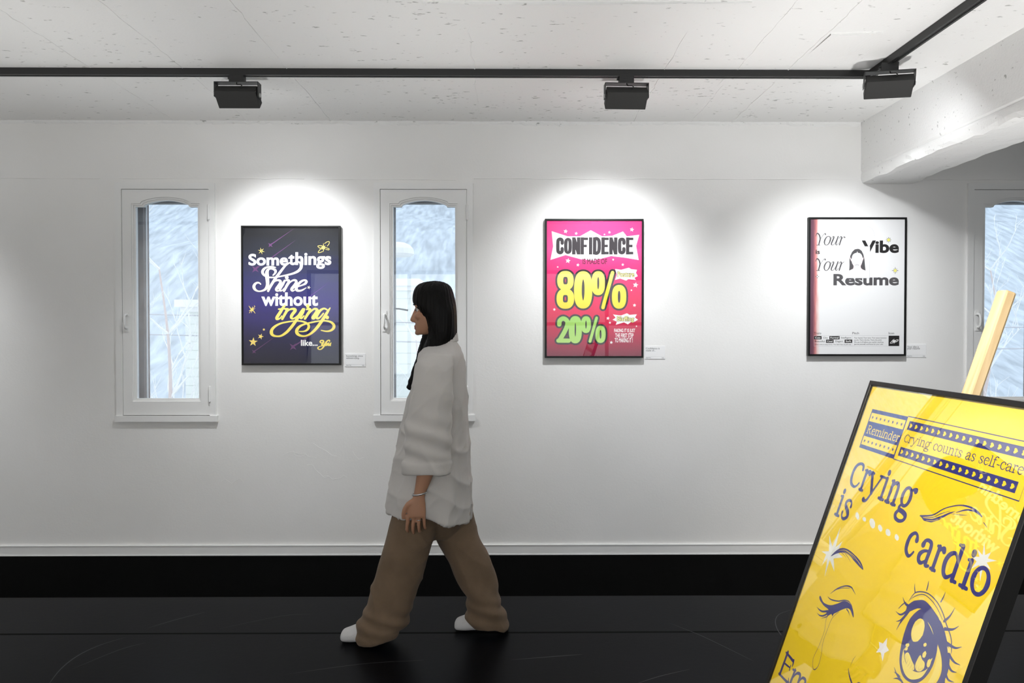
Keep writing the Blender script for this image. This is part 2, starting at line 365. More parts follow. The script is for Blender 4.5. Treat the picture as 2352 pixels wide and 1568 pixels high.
# ------------------------------------------------------------------ lighting tracks and spotlights
def track(name, p0, p1, label):
    root = empty(name, ((p0[0]+p1[0])/2, (p0[1]+p1[1])/2, ZC)); tag(root, label, 'lighting track')
    L_ = (Vector(p1)-Vector(p0)).length; root.rotation_euler.z = math.atan2(p1[1]-p0[1], p1[0]-p0[0])
    bm = bmesh.new(); h = L_/2
    box(bm, -h, h, -.0175, .0175, -.018, 0)
    box(bm, -h, h, -.0175, -.0125, -.030, -.018); box(bm, -h, h, .0125, .0175, -.030, -.018)
    box(bm, -h, h, -.0175, -.0060, -.033, -.030); box(bm, -h, h, .0060, .0175, -.033, -.030)
    link('channel', bm, BLACK, root)
    bm = bmesh.new(); box(bm, -h+.01, h-.01, -.0120, -.0065, -.0292, -.0262); box(bm, -h+.01, h-.01, .0065, .0120, -.0292, -.0262)
    link('conductor_strip', bm, GREYM, root)
    for sx in (-1, 1):
        bm = bmesh.new(); box(bm, sx*h-.006, sx*h+.006, -.018, .018, -.033, 0); link('end_cap', bm, BLACK, root)
    return root
track('lighting_track', (-4.9, 3.58), (1.800, 3.58), 'long black lighting track running along the ceiling parallel to the poster wall')
track('lighting_track', (1.826, 3.60), (1.826, -1.6), 'black lighting track on the ceiling beside the concrete beam running towards the viewer')
def spotlight(x, y, yaw, elev, label, roll=0.0, power=None, size=92, blend=1.0, glow=1.0, color=None):
    root = empty('track_spotlight', (x, y, ZC-.033), (0, roll, yaw)); tag(root, label, 'spotlight', 'black spotlights on the ceiling tracks')
    bm = bmesh.new(); box(bm, -.038, .036, -.017, .017, -.034, 0.006); box(bm, -.048, -.036, -.006, .006, -.016, -.006); bevel(bm, .002, 1)
    link('track_adapter', bm, BLACK, root)
    bm = bmesh.new(); box(bm, -.106, .106, -.024, .024, -.0375, -.0345)                # yoke: top plate with two slots and two arms
    for s in (-1, 1): box(bm, s*.1075-.0015, s*.1075+.0015, -.024, .024, -.108, -.0345)
    for s in (-1, 1): box(bm, s*.055-.010, s*.055+.010, -.019, -.014, -.0380, -.0370)
    yoke = link('yoke', bm, [BLACK], root)
    piv = Vector((0, 0, -.098)); Mx = Matrix.Translation(piv) @ Matrix.Rotation(-(elev-R(12)), 4, 'X')   # local +y = beam direction
    bm = bmesh.new(); box(bm, -.102, .102, -.040, .055, -.026, .026, Mx); bevel(bm, .003, 2)
    for k in range(9): box(bm, -.098, .098, -.034+k*.009, -.031+k*.009, .026, .030, Mx)   # cooling ribs
    hs = link('housing', bm, BLACKM, root)
    bm = bmesh.new(); box(bm, -.092, .092, .0535, .0552, -.020, .020, Mx)
    link('lens', bm, mat('lamp_lens', (.9, .9, .9), .3, emit=SPOT_COLOR, estr=12.0) if 'lamp_lens' not in bpy.data.materials else bpy.data.materials['lamp_lens'], hs)
    for s in (-1, 1):
        bm = bmesh.new(); tube(bm, [(s*.101, 0, -.095), (s*.113, 0, -.095)], .010, 12); link('pivot_knob', bm, GREYM, root)
    bm = bmesh.new(); tube(bm, cr([(0, -.012, -.036), (.004, -.020, -.048), (.026, -.026, -.052), (.030, -.028, -.064), (.020, -.030, -.074), (.004, -.034, -.082)], 6), .0028, 8)
    link('cable', bm, BLACK, root)
    l = bpy.data.lights.new('spot_beam', 'SPOT'); l.energy = power or SPOT_POWER; l.color = color or SPOT_COLOR; l.spot_size = R(size); l.spot_blend = blend; l.shadow_soft_size = 0.035
    lo = bpy.data.objects.new('spot_beam', l); COL.objects.link(lo); lo.parent = root
    LM = Mx @ Matrix.Translation((0, .062, 0)) @ Matrix.Rotation(R(78), 4, 'X'); lo.matrix_local = LM
    a = bpy.data.lights.new('lens_glow', 'AREA'); a.shape = 'RECTANGLE'; a.size = .18; a.size_y = .04; a.energy = GLOW*glow; a.color = color or SPOT_COLOR     # wide spill of the diffusing lens
    ao = bpy.data.objects.new('lens_glow', a); COL.objects.link(ao); ao.parent = root; ao.matrix_local = LM
    return root
spotlight(-1.335, 3.58, 0, R(53), 'black box spotlight on the long track above the dark blue poster')
spotlight(0.600, 3.58, R(1.5), R(53), 'black box spotlight on the long track above the pink poster')
spotlight(1.826, 3.40, R(-20), R(52), 'black box spotlight hanging nearest the beam where the two tracks meet', roll=R(3), glow=1.5)
# spots outside the picture; those behind and above the viewer are added for fill
spotlight(-4.0, 3.58, 0, R(53), 'black box spotlight on the long track left of the picture', power=120)
spotlight(1.826, -0.9, R(115), R(28), 'unseen black box spotlight added on the short track behind the viewer', power=600, color=(1.0, 0.90, 0.80))
track('lighting_track', (-4.9, 0.40), (1.0, 0.40), 'unseen long black lighting track added on the ceiling above the viewer')  # unseen track added to carry the poster spot and a fill spot
spotlight(-0.55, 0.40, R(-53), R(38), 'unseen black box spotlight added on the track above the viewer to brighten the yellow poster', power=540, color=(1.0, 0.95, 0.88), size=60)
spotlight(-3.2, 0.40, R(150), R(30), 'unseen black box spotlight added on the track above the viewer for fill off the rear wall', power=600, color=(1.0, 0.90, 0.80))

# unseen can uplighters added below the picture, only to brighten the ceiling
def uplighter(x, y, label, power):
    root = empty('added_floor_uplight', (x, y, 0)); tag(root, label, 'added fill lamp', 'unseen can uplighters added to brighten the ceiling')
    bm = bmesh.new(); lathe(bm, [(.002, 0), (.085, 0), (.09, .01), (.06, .02), (.002, .02)], 24); link('base', bm, BLACK, root)
    bm = bmesh.new(); lathe(bm, [(.002, .02), (.055, .022), (.06, .03), (.06, .19), (.056, .19), (.054, .13), (.002, .125)], 24); link('can', bm, BLACKM, root)
    bm = bmesh.new(); lathe(bm, [(.002, .140), (.053, .140), (.053, .146), (.002, .147)], 24); link('lens', bm, bpy.data.materials['lamp_lens'], root)
    a = bpy.data.lights.new('ceiling_fill', 'SPOT'); a.energy = power; a.spot_size = R(70); a.spot_blend = 1.0; a.shadow_soft_size = .10; a.color = (1.0, 0.985, 0.965)
    o = bpy.data.objects.new('ceiling_fill', a); COL.objects.link(o); o.parent = root; o.location = (0, .02, .26); o.rotation_euler = (math.pi - R(20), 0, 0)
for x, p, lb in FILL_UPLIGHTS: uplighter(x, 2.15, 'unseen black can uplighter added on the floor ' + lb, p)

# ------------------------------------------------------------------ printed artwork: flat inks on a sheet
PK = 0.612/229.0            # metres per photograph unit on the poster wall
class Art:
    """collects flat ink shapes on a sheet lying in x,z; each ink lies a hair in front of the one before"""
    def __init__(self, fmap, mats):
        self.f = fmap; self.mats = mats; self.v = []; self.t = []; self.mi = []; self.d = 0.0; self.st = 1.5e-5; self.bp, self.bt, self.ink = [], [], None
    def mid(self, m): return self.mats.index(m)
    def add(self, pts, tris, m):
        """inks of one colour laid one after the other are merged into one flat film"""
        if m is not self.ink: self.flush(); self.ink = m
        b = len(self.bp); self.bp += [(p[0]*1000, p[1]*1000) for p in pts]
        for t in tris:
            a, b_, c = (pts[k] for k in t)
            ar = (b_[0]-a[0])*(c[1]-a[1]) - (b_[1]-a[1])*(c[0]-a[0])
            if abs(ar) > 1e-11: self.bt.append(tuple(b+k for k in (t if ar > 0 else t[::-1])))
    def flush(self):
        if self.bt:
            vs, es, fs, ov, oe, of = delaunay_2d_cdt([Vector(p) for p in self.bp], [], self.bt, 1, 1e-4)
            b = len(self.v); self.d += self.st; i = self.mid(self.ink)
            self.v += [(p[0]/1000, -self.d, p[1]/1000) for p in vs]
            T = np.array([[tuple(self.bp[k]) for k in t] for t in self.bt]); ce = np.array([[sum(vs[k][c] for k in f[:3])/3 for c in (0, 1)] for f in fs])
            lo, hi = T.min(1), T.max(1)
            for f, q in zip(fs, ce):         # keep a piece only where some stroke really covers it
                if not len(f): continue
                k = np.nonzero((lo[:, 0] <= q[0]) & (hi[:, 0] >= q[0]) & (lo[:, 1] <= q[1]) & (hi[:, 1] >= q[1]))[0]
                if not len(k): continue
                A_, B_, C_ = T[k, 0]-q, T[k, 1]-q, T[k, 2]-q; cx = lambda u, v: u[:, 0]*v[:, 1]-u[:, 1]*v[:, 0]
                if not ((cx(A_, B_) >= 0) & (cx(B_, C_) >= 0) & (cx(C_, A_) >= 0)).any(): continue
                a, b_, c = (vs[k] for k in f[:3]); ar = (b_[0]-a[0])*(c[1]-a[1]) - (b_[1]-a[1])*(c[0]-a[0])
                self.t.append(tuple(b+k for k in (f if ar > 0 else f[::-1]))); self.mi.append(i)
        self.bp, self.bt, self.ink = [], [], None
    def raw(self, pts, m, holes=()):
        loops = [pts] + list(holes)
        self.add([p for l in loops for p in l], tessellate_polygon([[Vector((p[0], p[1], 0)) for p in l] for l in loops]), m)
    def poly(self, pts, m, smooth=0, holes=(), S=None):
        g = S or (lambda x, y: (x, y))
        q = cr(pts, smooth, True) if smooth else pts
        self.raw([self.f(*g(*p)) for p in q], m, [[self.f(*g(*p)) for p in h] for h in holes])
    def stroke(self, pts, w, m, S=None, smooth=6, closed=False, cap=True):
        """pts (x,y) or (x,y,relative width); w in metres"""
        g = S or (lambda x, y: (x, y))
        q = [(*self.f(*g(p[0], p[1])), (p[2] if len(p) > 2 else 1.0)*w/2) for p in pts]
        if smooth: q = cr(q, smooth, closed)
        n = len(q); L_, R_ = [], []
        for i in range(n):
            a = q[(i-1) % n] if closed else q[max(i-1, 0)]; b = q[(i+1) % n] if closed else q[min(i+1, n-1)]
            tx, ty = b[0]-a[0], b[1]-a[1]; l = math.hypot(tx, ty) or 1e-9
            nx, ny = -ty/l*q[i][2], tx/l*q[i][2]
            L_.append((q[i][0]+nx, q[i][1]+ny)); R_.append((q[i][0]-nx, q[i][1]-ny))
        tris = []
        for i in range(n if closed else n-1):
            j = (i+1) % n; tris += [(i, j, n+j), (i, n+j, n+i)]
        pts2 = L_+R_
        if cap and not closed:
            for e in (0, n-1):
                if q[e][2] < 2e-4: continue
                k = len(pts2); pts2.append((q[e][0], q[e][1]))
                o = q[1] if e == 0 else q[n-2]; base = math.atan2(q[e][1]-o[1], q[e][0]-o[0])
                for s in range(7):
                    an = base - math.pi/2 + math.pi*s/6; pts2.append((q[e][0]+q[e][2]*math.cos(an), q[e][1]+q[e][2]*math.sin(an)))
                tris += [(k, k+1+s, k+2+s) for s in range(6)]
        self.add(pts2, tris, m)
    def star(self, x, y, r, m, n=5, inner=.42, rot=-90, S=None, tips=None):
        pts = []
        for i in range(2*n):
            rr_ = r*(tips[i//2] if tips and i % 2 == 0 else 1) if i % 2 == 0 else r*inner
            a = R(rot + 180*i/n); pts.append((x + rr_*math.cos(a), y + rr_*math.sin(a)))
        self.poly(pts, m, S=S)
    def ell(self, x, y, rx, ry, m, rot=0, S=None, n=20):
        c, s = math.cos(R(rot)), math.sin(R(rot))
        self.poly([(x + rx*math.cos(t)*c - ry*math.sin(t)*s, y + rx*math.cos(t)*s + ry*math.sin(t)*c) for t in [2*math.pi*i/n for i in range(n)]], m, S=S)
    def text(self, s, x0, x1, yb, yt, m, off=0.0, shear=0.0, S=None, sp=1.0, outline=None):
        """built-in sans lettering fitted so that its ink fills the box x0..x1, yt..yb"""
        g = S or (lambda x, y: (x, y))
        c = bpy.data.curves.new('lettering', 'FONT'); c.body = s; c.shear = shear; c.space_character = sp; c.resolution_u = 5 if off > .008 else 2
        o = bpy.data.objects.new('lettering', c); COL.objects.link(o)
        me = o.evaluated_get(bpy.context.evaluated_depsgraph_get()).to_mesh()
        vs = [(v.co.x, v.co.y) for v in me.vertices]; fs = [tuple(p.vertices) for p in me.polygons]
        o.evaluated_get(bpy.context.evaluated_depsgraph_get()).to_mesh_clear()
        bpy.data.objects.remove(o); bpy.data.curves.remove(c)
        tr = [(f[0], f[j], f[j+1]) for f in fs for j in range(1, len(f)-1)]
        if off > .008:           # heavier weight: a round pen drawn along every outline
            und = set(); dr = {}
            for f in fs:
                ar = sum(vs[p][0]*vs[q][1]-vs[q][0]*vs[p][1] for p, q in zip(f, f[1:]+f[:1])); f = f if ar > 0 else f[::-1]
                und |= {(p, q) for p, q in zip(f, f[1:]+f[:1])}
            nxt = {p: q for p, q in und if (q, p) not in und}
            def nrm(p, q):
                dx, dy = vs[q][0]-vs[p][0], vs[q][1]-vs[p][1]; l = math.hypot(dx, dy) or 1e-9; return dy/l, -dx/l
            for p, q in list(nxt.items()):
                n1 = nrm(p, q); b = len(vs); vs += [(vs[p][0]+n1[0]*off, vs[p][1]+n1[1]*off), (vs[q][0]+n1[0]*off, vs[q][1]+n1[1]*off)]; tr += [(p, b, b+1), (p, b+1, q)]
                if q in nxt:
                    n2 = nrm(q, nxt[q]); k = 1+n1[0]*n2[0]+n1[1]*n2[1]
                    if n1[0]*n2[1]-n1[1]*n2[0] > 1e-4:      # outer corner: mitred
                        c_ = len(vs); vs.append((vs[q][0]+n2[0]*off, vs[q][1]+n2[1]*off))
                        if k > .35: vs.append((vs[q][0]+(n1[0]+n2[0])/k*off, vs[q][1]+(n1[1]+n2[1])/k*off)); tr += [(q, b+1, c_+1), (q, c_+1, c_)]
                        else: tr.append((q, b+1, c_))
        ax, bx = min(v[0] for v in vs), max(v[0] for v in vs); ay, by = min(v[1] for v in vs), max(v[1] for v in vs)
        self.add([self.f(*g(x0+(v[0]-ax)/(bx-ax)*(x1-x0), yb+(v[1]-ay)/(by-ay)*(yt-yb))) for v in vs], tr, m)
    def build(self, name, parent, y=0.0):
        self.flush()
        me = bpy.data.meshes.new(name); me.from_pydata([(a, b+y, c) for a, b, c in self.v], [], self.t)
        for m in self.mats: me.materials.append(m)
        me.polygons.foreach_set('material_index', self.mi); me.update()
        o = bpy.data.objects.new(name, me); COL.objects.link(o); o.parent = parent; return o
def ink(name, rgb, rough=0.55): return mat('ink_'+name, srgb(rgb), rough, 0.25)
def ink_ramp(name, stops, axis='Z', lo=-0.43, hi=0.43, streak=0.0, grain=0.0):
    m, nt, b = nmat('ink_'+name); N = nt.nodes.new; L = nt.links.new
    tc = N('ShaderNodeTexCoord'); sp = N('ShaderNodeSeparateXYZ'); L(tc.outputs['Object'], sp.inputs[0])
    mr = N('ShaderNodeMapRange'); mr.inputs[1].default_value = lo; mr.inputs[2].default_value = hi; L(sp.outputs[axis], mr.inputs[0])
    fac = mr.outputs[0]
    if streak:
        mp = N('ShaderNodeMapping'); mp.inputs['Scale'].default_value = (3, 3, 60) if axis == 'Z' else (60, 3, 9); L(tc.outputs['Object'], mp.inputs[0])
        n = N('ShaderNodeTexNoise'); n.inputs['Scale'].default_value = 1; n.inputs['Detail'].default_value = 4; L(mp.outputs[0], n.inputs['Vector'])
        ad = N('ShaderNodeMath'); ad.operation = 'MULTIPLY_ADD'; L(n.outputs['Fac'], ad.inputs[0]); ad.inputs[1].default_value = streak; L(fac, ad.inputs[2])
        sb = N('ShaderNodeMath'); sb.operation = 'SUBTRACT'; L(ad.outputs[0], sb.inputs[0]); sb.inputs[1].default_value = streak/2; fac = sb.outputs[0]
    rp = N('ShaderNodeValToRGB'); e = rp.color_ramp.elements
    while len(e) < len(stops): e.new(0.5)
    for k, (p, c) in enumerate(stops): e[k].position = p; e[k].color = (*srgb(c), 1)
    L(fac, rp.inputs[0]); L(rp.outputs[0], b.inputs['Base Color']); b.inputs['Roughness'].default_value = 0.55; b.inputs['Specular IOR Level'].default_value = 0.25
    return m
WHITE = ink('white', (246, 246, 244)); NEARBLACK = ink('soft_black', (38, 37, 37)); 
def framed_poster(label, px, py, w=0.612, h=0.862, t=0.025, group='framed posters on the wall'):
    """px,py: photograph position of the poster centre; the front of the frame lies t+4 mm off the wall"""
    root = empty('framed_poster', (px, YW-0.004, py)); tag(root, label, 'poster')
    frame_parts(root, w, h, t); return root
def frame_parts(root, w, h, t, fw=0.011, glz=None):
    bm = bmesh.new(); hw, hh = w/2, h/2
    a = [(-hw, -hh), (hw, -hh), (hw, hh), (-hw, hh)]; b = [(-hw+fw, -hh+fw), (hw-fw, -hh+fw), (hw-fw, hh-fw), (-hw+fw, hh-fw)]
    pr = [(a, 0.0), (a, -t+.001), ([(x*(1-.001/hw), z*(1-.001/hh)) for x, z in a], -t), ([(x*(1+.0008/hw), z*(1+.0008/hh)) for x, z in b], -t), (b, -t+.001), (b, -t+.010)]
    R_ = [[bm.verts.new((x, y, z)) for x, z in lp] for lp, y in pr]
    for i in range(len(R_)-1):
        for k in range(4): bm.faces.new((R_[i][k], R_[i][(k+1) % 4], R_[i+1][(k+1) % 4], R_[i+1][k]))
    bm.faces.new(R_[-1]); bm.faces.new(R_[0][::-1])
    bmesh.ops.recalc_face_normals(bm, faces=bm.faces)
    link('frame', bm, FRAME, root)
    bm = bmesh.new(); box(bm, -hw+fw, hw-fw, -t+.0025, -t+.0045, -hh+fw, hh-fw); link('glazing', bm, glz or GLAZE, root)
def sheet_map(cx, cy, skew=0.0): return lambda x, y: ((x - cx - skew*(y-cy))*PK, -(y - cy)*PK)
def crop(x0, y0, s): return lambda x, y: (x0 + x/s, y0 + y/s)
HW, HH = 0.612/2-.011, 0.862/2-.011
def rectm(A, x0, x1, z0, z1, m):
    A.add([(x0, z0), (x1, z0), (x1, z1), (x0, z1)], [(0, 1, 2), (0, 2, 3)], m)

# ---- dark blue poster
c1 = crop(540, 500, 4.2375)
root1 = framed_poster('black framed poster with dark night-blue print and the script word Shine, between two windows', -1.3318, 1.6197)
NIGHT = ink_ramp('night_blue', [(0.0, (20, 24, 46)), (0.16, (28, 30, 66)), (0.45, (52, 46, 118)), (0.62, (46, 50, 96)), (0.82, (36, 40, 52)), (1.0, (26, 26, 28))], streak=0.16)
PURP = ink('purple', (104, 64, 112)); LILAC = ink('violet', (104, 58, 150)); CREAM = ink_ramp('cream', [(0, (255, 236, 150)), (.22, (255, 246, 210)), (1, (255, 250, 232))], lo=-.03, hi=.16); GOLD = ink('gold', (250, 222, 120)); YEL = ink_ramp('lemon', [(0, (250, 226, 96)), (1, (250, 238, 140))], lo=-.26, hi=0)
A = Art(sheet_map(671.7, 679.1, 0.0103), [NIGHT, PURP, LILAC, CREAM, GOLD, YEL, WHITE])
rectm(A, -HW, HW, -HH, HH, NIGHT)
def meteor(x0, y0, x1, y1, w, r, m, rot=12):
    A.stroke([(x0, y0, 1.0), ((x0+x1)/2, (y0+y1)/2, .6), (x1, y1, .12)], w, m, S=c1, smooth=0)
    if r: A.star(x0, y0, r, m, n=4, inner=.30, rot=-90+rot+30, S=c1)
meteor(352, 264, 592, 96, .006, 30, PURP); meteor(372, 382, 602, 214, .0055, 0, PURP); meteor(205, 500, 270, 455, .012, 46, PURP)
meteor(716, 786, 938, 622, .005, 0, LILAC); meteor(197, 1310, 440, 1136, .005, 28, PURP); meteor(580, 1262, 910, 1040, .008, 46, PURP)
A.text('Some', 138, 526, 466, 350, WHITE, off=.032, S=c1); A.text('things', 528, 950, 498, 334, WHITE, off=.032, S=c1)
A.text('without', 266, 822, 862, 728, WHITE, off=.034, S=c1)
A.text('like...', 657, 822, 1254, 1194, WHITE, off=.030, S=c1)
cs = crop(575, 595, 14.7)
PX = PK/14.7
def sh(pts, w=70, m=CREAM, **k): A.stroke(pts, w*PX, m, S=cs, **k)
sh([(385, 850, .6), (340, 810, .7), (270, 800, .9), (190, 850, 1.2), (155, 940, 1.45), (195, 1030, 1.2), (290, 1085, .75), (400, 1085, .75), (520, 1040, 1.1), (590, 960, 1.5), (620, 850, 1.6), (612, 700, 1.8), (597, 560, 1.9), (595, 460, 1.75), (625, 370, 1.3), (690, 325, .9), (780, 325, 1.0), (865, 365, 1.2), (890, 420, 1.2), (860, 490, .9), (805, 545, .65)])
sh([(890, 285, .45), (800, 262, .7), (700, 258, .75), (580, 280, .9), (490, 340, 1.2), (445, 430, 1.35), (480, 520, 1.1), (570, 585, .8), (700, 620, .7), (900, 615, .65), (1100, 575, .7), (1300, 535, .85), (1500, 480, 1.0), (1660, 400, 1.25), (1750, 290, 1.45), (1755, 180, 1.4), (1700, 110, .9), (1600, 70, .6)])
sh([(1430, 95, .5), (1330, 140, .7), (1220, 220, .95), (1120, 340, 1.15), (1000, 500, 1.25), (880, 660, 1.3), (780, 820, 1.3), (700, 950, 1.3), (640, 1080, 1.1)])
sh([(760, 860, .5), (850, 760, .7), (950, 715, .9), (1035, 730, 1.15), (1060, 790, 1.3), (1000, 900, 1.4), (920, 1020, 1.4), (940, 1075, .9), (1010, 1070, .6), (1090, 980, .5)])
sh([(1200, 730, 1.0), (1130, 860, 1.3), (1045, 1000, 1.35), (1050, 1070, .9), (1120, 1060, .55), (1180, 990, .5)]); A.ell(1270, 620, 62, 66, CREAM, S=cs)
sh([(1240, 720, .8), (1330, 720, 1.1), (1340, 780, 1.3), (1260, 920, 1.3), (1180, 1080, 1.1)])
sh([(1290, 900, .5), (1400, 770, .7), (1500, 715, .9), (1580, 730, 1.15), (1590, 800, 1.3), (1520, 910, 1.4), (1440, 1020, 1.4), (1470, 1078, .8), (1540, 1050, .5)])
sh([(1660, 930, .6), (1800, 880, .75), (1900, 830, 1.1), (1940, 760, 1.2), (1890, 715, .9), (1790, 740, 1.0), (1680, 830, 1.3), (1600, 950, 1.55), (1610, 1045, 1.35), (1690, 1075, .95), (1800, 1050, .8), (1930, 972, .35)])
A.star(2020, 960, 70, CREAM, n=5, inner=.35, rot=-70, S=cs)
cs = crop(615, 690, 13.835)
def sy(pts, w=66): A.stroke(pts, w*PK/13.835, YEL, S=cs)
sy([(590, 175, .8), (520, 250, 1.3), (430, 400, 1.5), (330, 560, 1.5), (350, 605, 1.1), (430, 580, .7), (490, 500, .5)])
sy([(385, 285, .7), (480, 280, .75), (620, 270, .7), (690, 270, .6)])
sy([(620, 290, 1.0), (650, 330, 1.3), (580, 460, 1.3), (505, 600, 1.15)]); sy([(560, 500, .5), (690, 330, .8), (800, 280, 1.0), (900, 290, 1.4), (915, 340, 1.5), (830, 450, 1.5), (790, 540, 1.4), (830, 590, .9), (920, 560, .7), (1040, 450, .5)])
sy([(1170, 290, 1.2), (1100, 400, 1.5), (1000, 560, 1.5), (900, 720, 1.45), (780, 880, 1.4), (640, 1030, 1.3), (480, 1135, 1.0), (340, 1155, .85), (210, 1120, 1.25), (160, 1040, 1.65), (185, 930, 1.4), (300, 820, 1.1), (480, 735, .85), (700, 690, .75), (900, 665, .7), (1100, 670, .8), (1250, 715, .95), (1345, 790, 1.2), (1350, 880, 1.3), (1290, 960, 1.0), (1180, 1000, .65), (1050, 1000, .5)])
sy([(1200, 290, 1.2), (1150, 400, 1.5), (1080, 520, 1.5), (1120, 575, 1.0), (1200, 500, .6)]); A.ell(1318, 190, 56, 62, YEL, S=cs)
sy([(1290, 290, .9), (1380, 280, 1.2), (1390, 330, 1.35), (1310, 460, 1.35), (1230, 590, 1.1)])
sy([(1330, 470, .5), (1450, 330, .8), (1540, 275, 1.0), (1610, 300, 1.4), (1610, 360, 1.5), (1540, 470, 1.5), (1480, 560, 1.4), (1520, 590, .8), (1600, 540, .5)])
sy([(1930, 300, .8), (1840, 265, .9), (1730, 320, 1.2), (1640, 430, 1.5), (1600, 530, 1.4), (1640, 585, 1.0), (1720, 540, .8), (1820, 420, .7)])
sy([(2035, 245, .5), (1960, 360, 1.2), (1850, 540, 1.5), (1740, 710, 1.5), (1600, 900, 1.4), (1430, 1060, 1.1), (1250, 1145, .85), (1080, 1130, 1.1), (980, 1050, 1.6), (980, 940, 1.5), (1080, 830, 1.1), (1240, 760, .85), (1450, 710, .75), (1700, 665, .7), (1900, 660, .8), (2060, 700, 1.05), (2155, 790, 1.35), (2150, 890, 1.4), (2060, 970, 1.0), (1920, 995, .75), (1755, 965, .5)])
A.ell(1945, 550, 58, 60, YEL, S=cs)
cs = crop(685, 770, 23.52)
def yo(pts, w=75): A.stroke(pts, w*PK/23.52, YEL, S=cs)
yo([(1390, 420, .6), (1330, 440, .8), (1280, 390, 1.0), (1320, 320, .9), (1420, 310, 1.0), (1470, 370, 1.3), (1420, 470, 1.4), (1380, 560, 1.2), (1440, 590, .8), (1540, 480, .7), (1600, 380, .7)])
yo([(1790, 370, .7), (1800, 310, .8), (1730, 300, .9), (1640, 370, 1.1), (1560, 510, 1.3), (1450, 680, 1.1), (1330, 790, .8), (1210, 790, .8), (1160, 720, .9), (1230, 650, .7), (1370, 610, .5), (1500, 590, .5)])
yo([(1640, 470, 1), (1570, 530, 1.2), (1600, 580, 1), (1680, 540, 1), (1690, 480, .8), (1640, 470, .8)]); yo([(1760, 440, .8), (1720, 540, 1.1), (1760, 580, .9), (1840, 480, .7)]); yo([(1870, 440, .7), (1830, 540, 1.1), (1840, 590, .9)])
cs = crop(560, 545, 10.226)
A.star(432, 318, 85, GOLD, n=6, inner=.26, rot=-105, S=cs); A.ell(435, 318, 12, 12, NIGHT, S=cs)
A.star(1900, 235, 75, GOLD, n=8, inner=.4, rot=-90, S=cs, tips=[1.5, .9, 1, .9, 1.5, .9, 1, .9])
for p in ([(1930, 140), (1985, 100), (2035, 98), (2030, 150), (1990, 200)], [(1870, 195), (1800, 190), (1768, 210), (1830, 260), (1860, 255)], [(1960, 240), (2030, 265), (2025, 290), (1965, 280)], [(1830, 275), (1790, 320), (1780, 355), (1830, 350), (1880, 330)]):
    A.stroke(p, 13*PK/10.226, GOLD, S=cs)
A.star(176, 898, 36, GOLD, n=6, inner=.3, rot=-80, S=c1); A.stroke([(150, 930), (165, 905), (185, 885), (203, 868), (198, 858)], .003, GOLD, S=c1); A.stroke([(146, 862), (160, 880), (190, 910), (206, 932)], .003, GOLD, S=c1)
A.star(293, 1093, 15, GOLD, S=c1); A.star(262, 1161, 31, GOLD, S=c1, rot=-70, inner=.38); A.star(189, 1215, 46, GOLD, S=c1, rot=-86, inner=.4)
A.build('print', root1, -0.0185)

# ---- pink poster
c2 = crop(1230, 480, 4.2375)
root2 = framed_poster('black framed pink poster reading CONFIDENCE with large yellow 80% and green 20%', 0.5473, 1.6643)
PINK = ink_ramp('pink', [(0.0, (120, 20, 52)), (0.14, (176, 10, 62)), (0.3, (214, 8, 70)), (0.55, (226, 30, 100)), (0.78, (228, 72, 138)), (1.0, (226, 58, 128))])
YE2 = ink_ramp('yellow_fade', [(0, (252, 206, 30)), (.5, (250, 226, 70)), (1, (246, 230, 110))], lo=-.14, hi=.1); GRN = ink_ramp('green', [(0, (182, 222, 120)), (1, (150, 205, 90))], lo=-.35, hi=-.15); CHAR = ink('charcoal', (52, 46, 50)); PLUM = ink('plum', (112, 40, 72)); PALEY = ink('pale_yellow', (248, 238, 150))
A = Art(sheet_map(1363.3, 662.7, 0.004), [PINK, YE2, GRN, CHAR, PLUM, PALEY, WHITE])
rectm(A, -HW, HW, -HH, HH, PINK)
for x, y, r in ((280, 213, 22), (384, 234, 17), (933, 195, 22), (712, 222, 15), (663, 243, 10), (305, 502, 26), (403, 543, 17), (204, 563, 10), (845, 540, 15), (973, 740, 28), (932, 791, 11), (963, 939, 19), (173, 981, 16), (702, 1068, 18), (722, 1112, 13), (984, 1146, 10), (737, 1306, 18), (750, 490, 12)):
    A.star(x, y, r, WHITE, inner=.45, rot=-80, S=c2)
A.poly([(143, 212), (300, 262), (420, 262), (528, 202), (640, 262), (740, 256), (845, 214), (884, 262), (1006, 246), (976, 355), (1002, 494), (860, 470), (730, 455), (560, 500), (430, 486), (280, 446), (132, 494), (158, 360)], WHITE, S=c2)
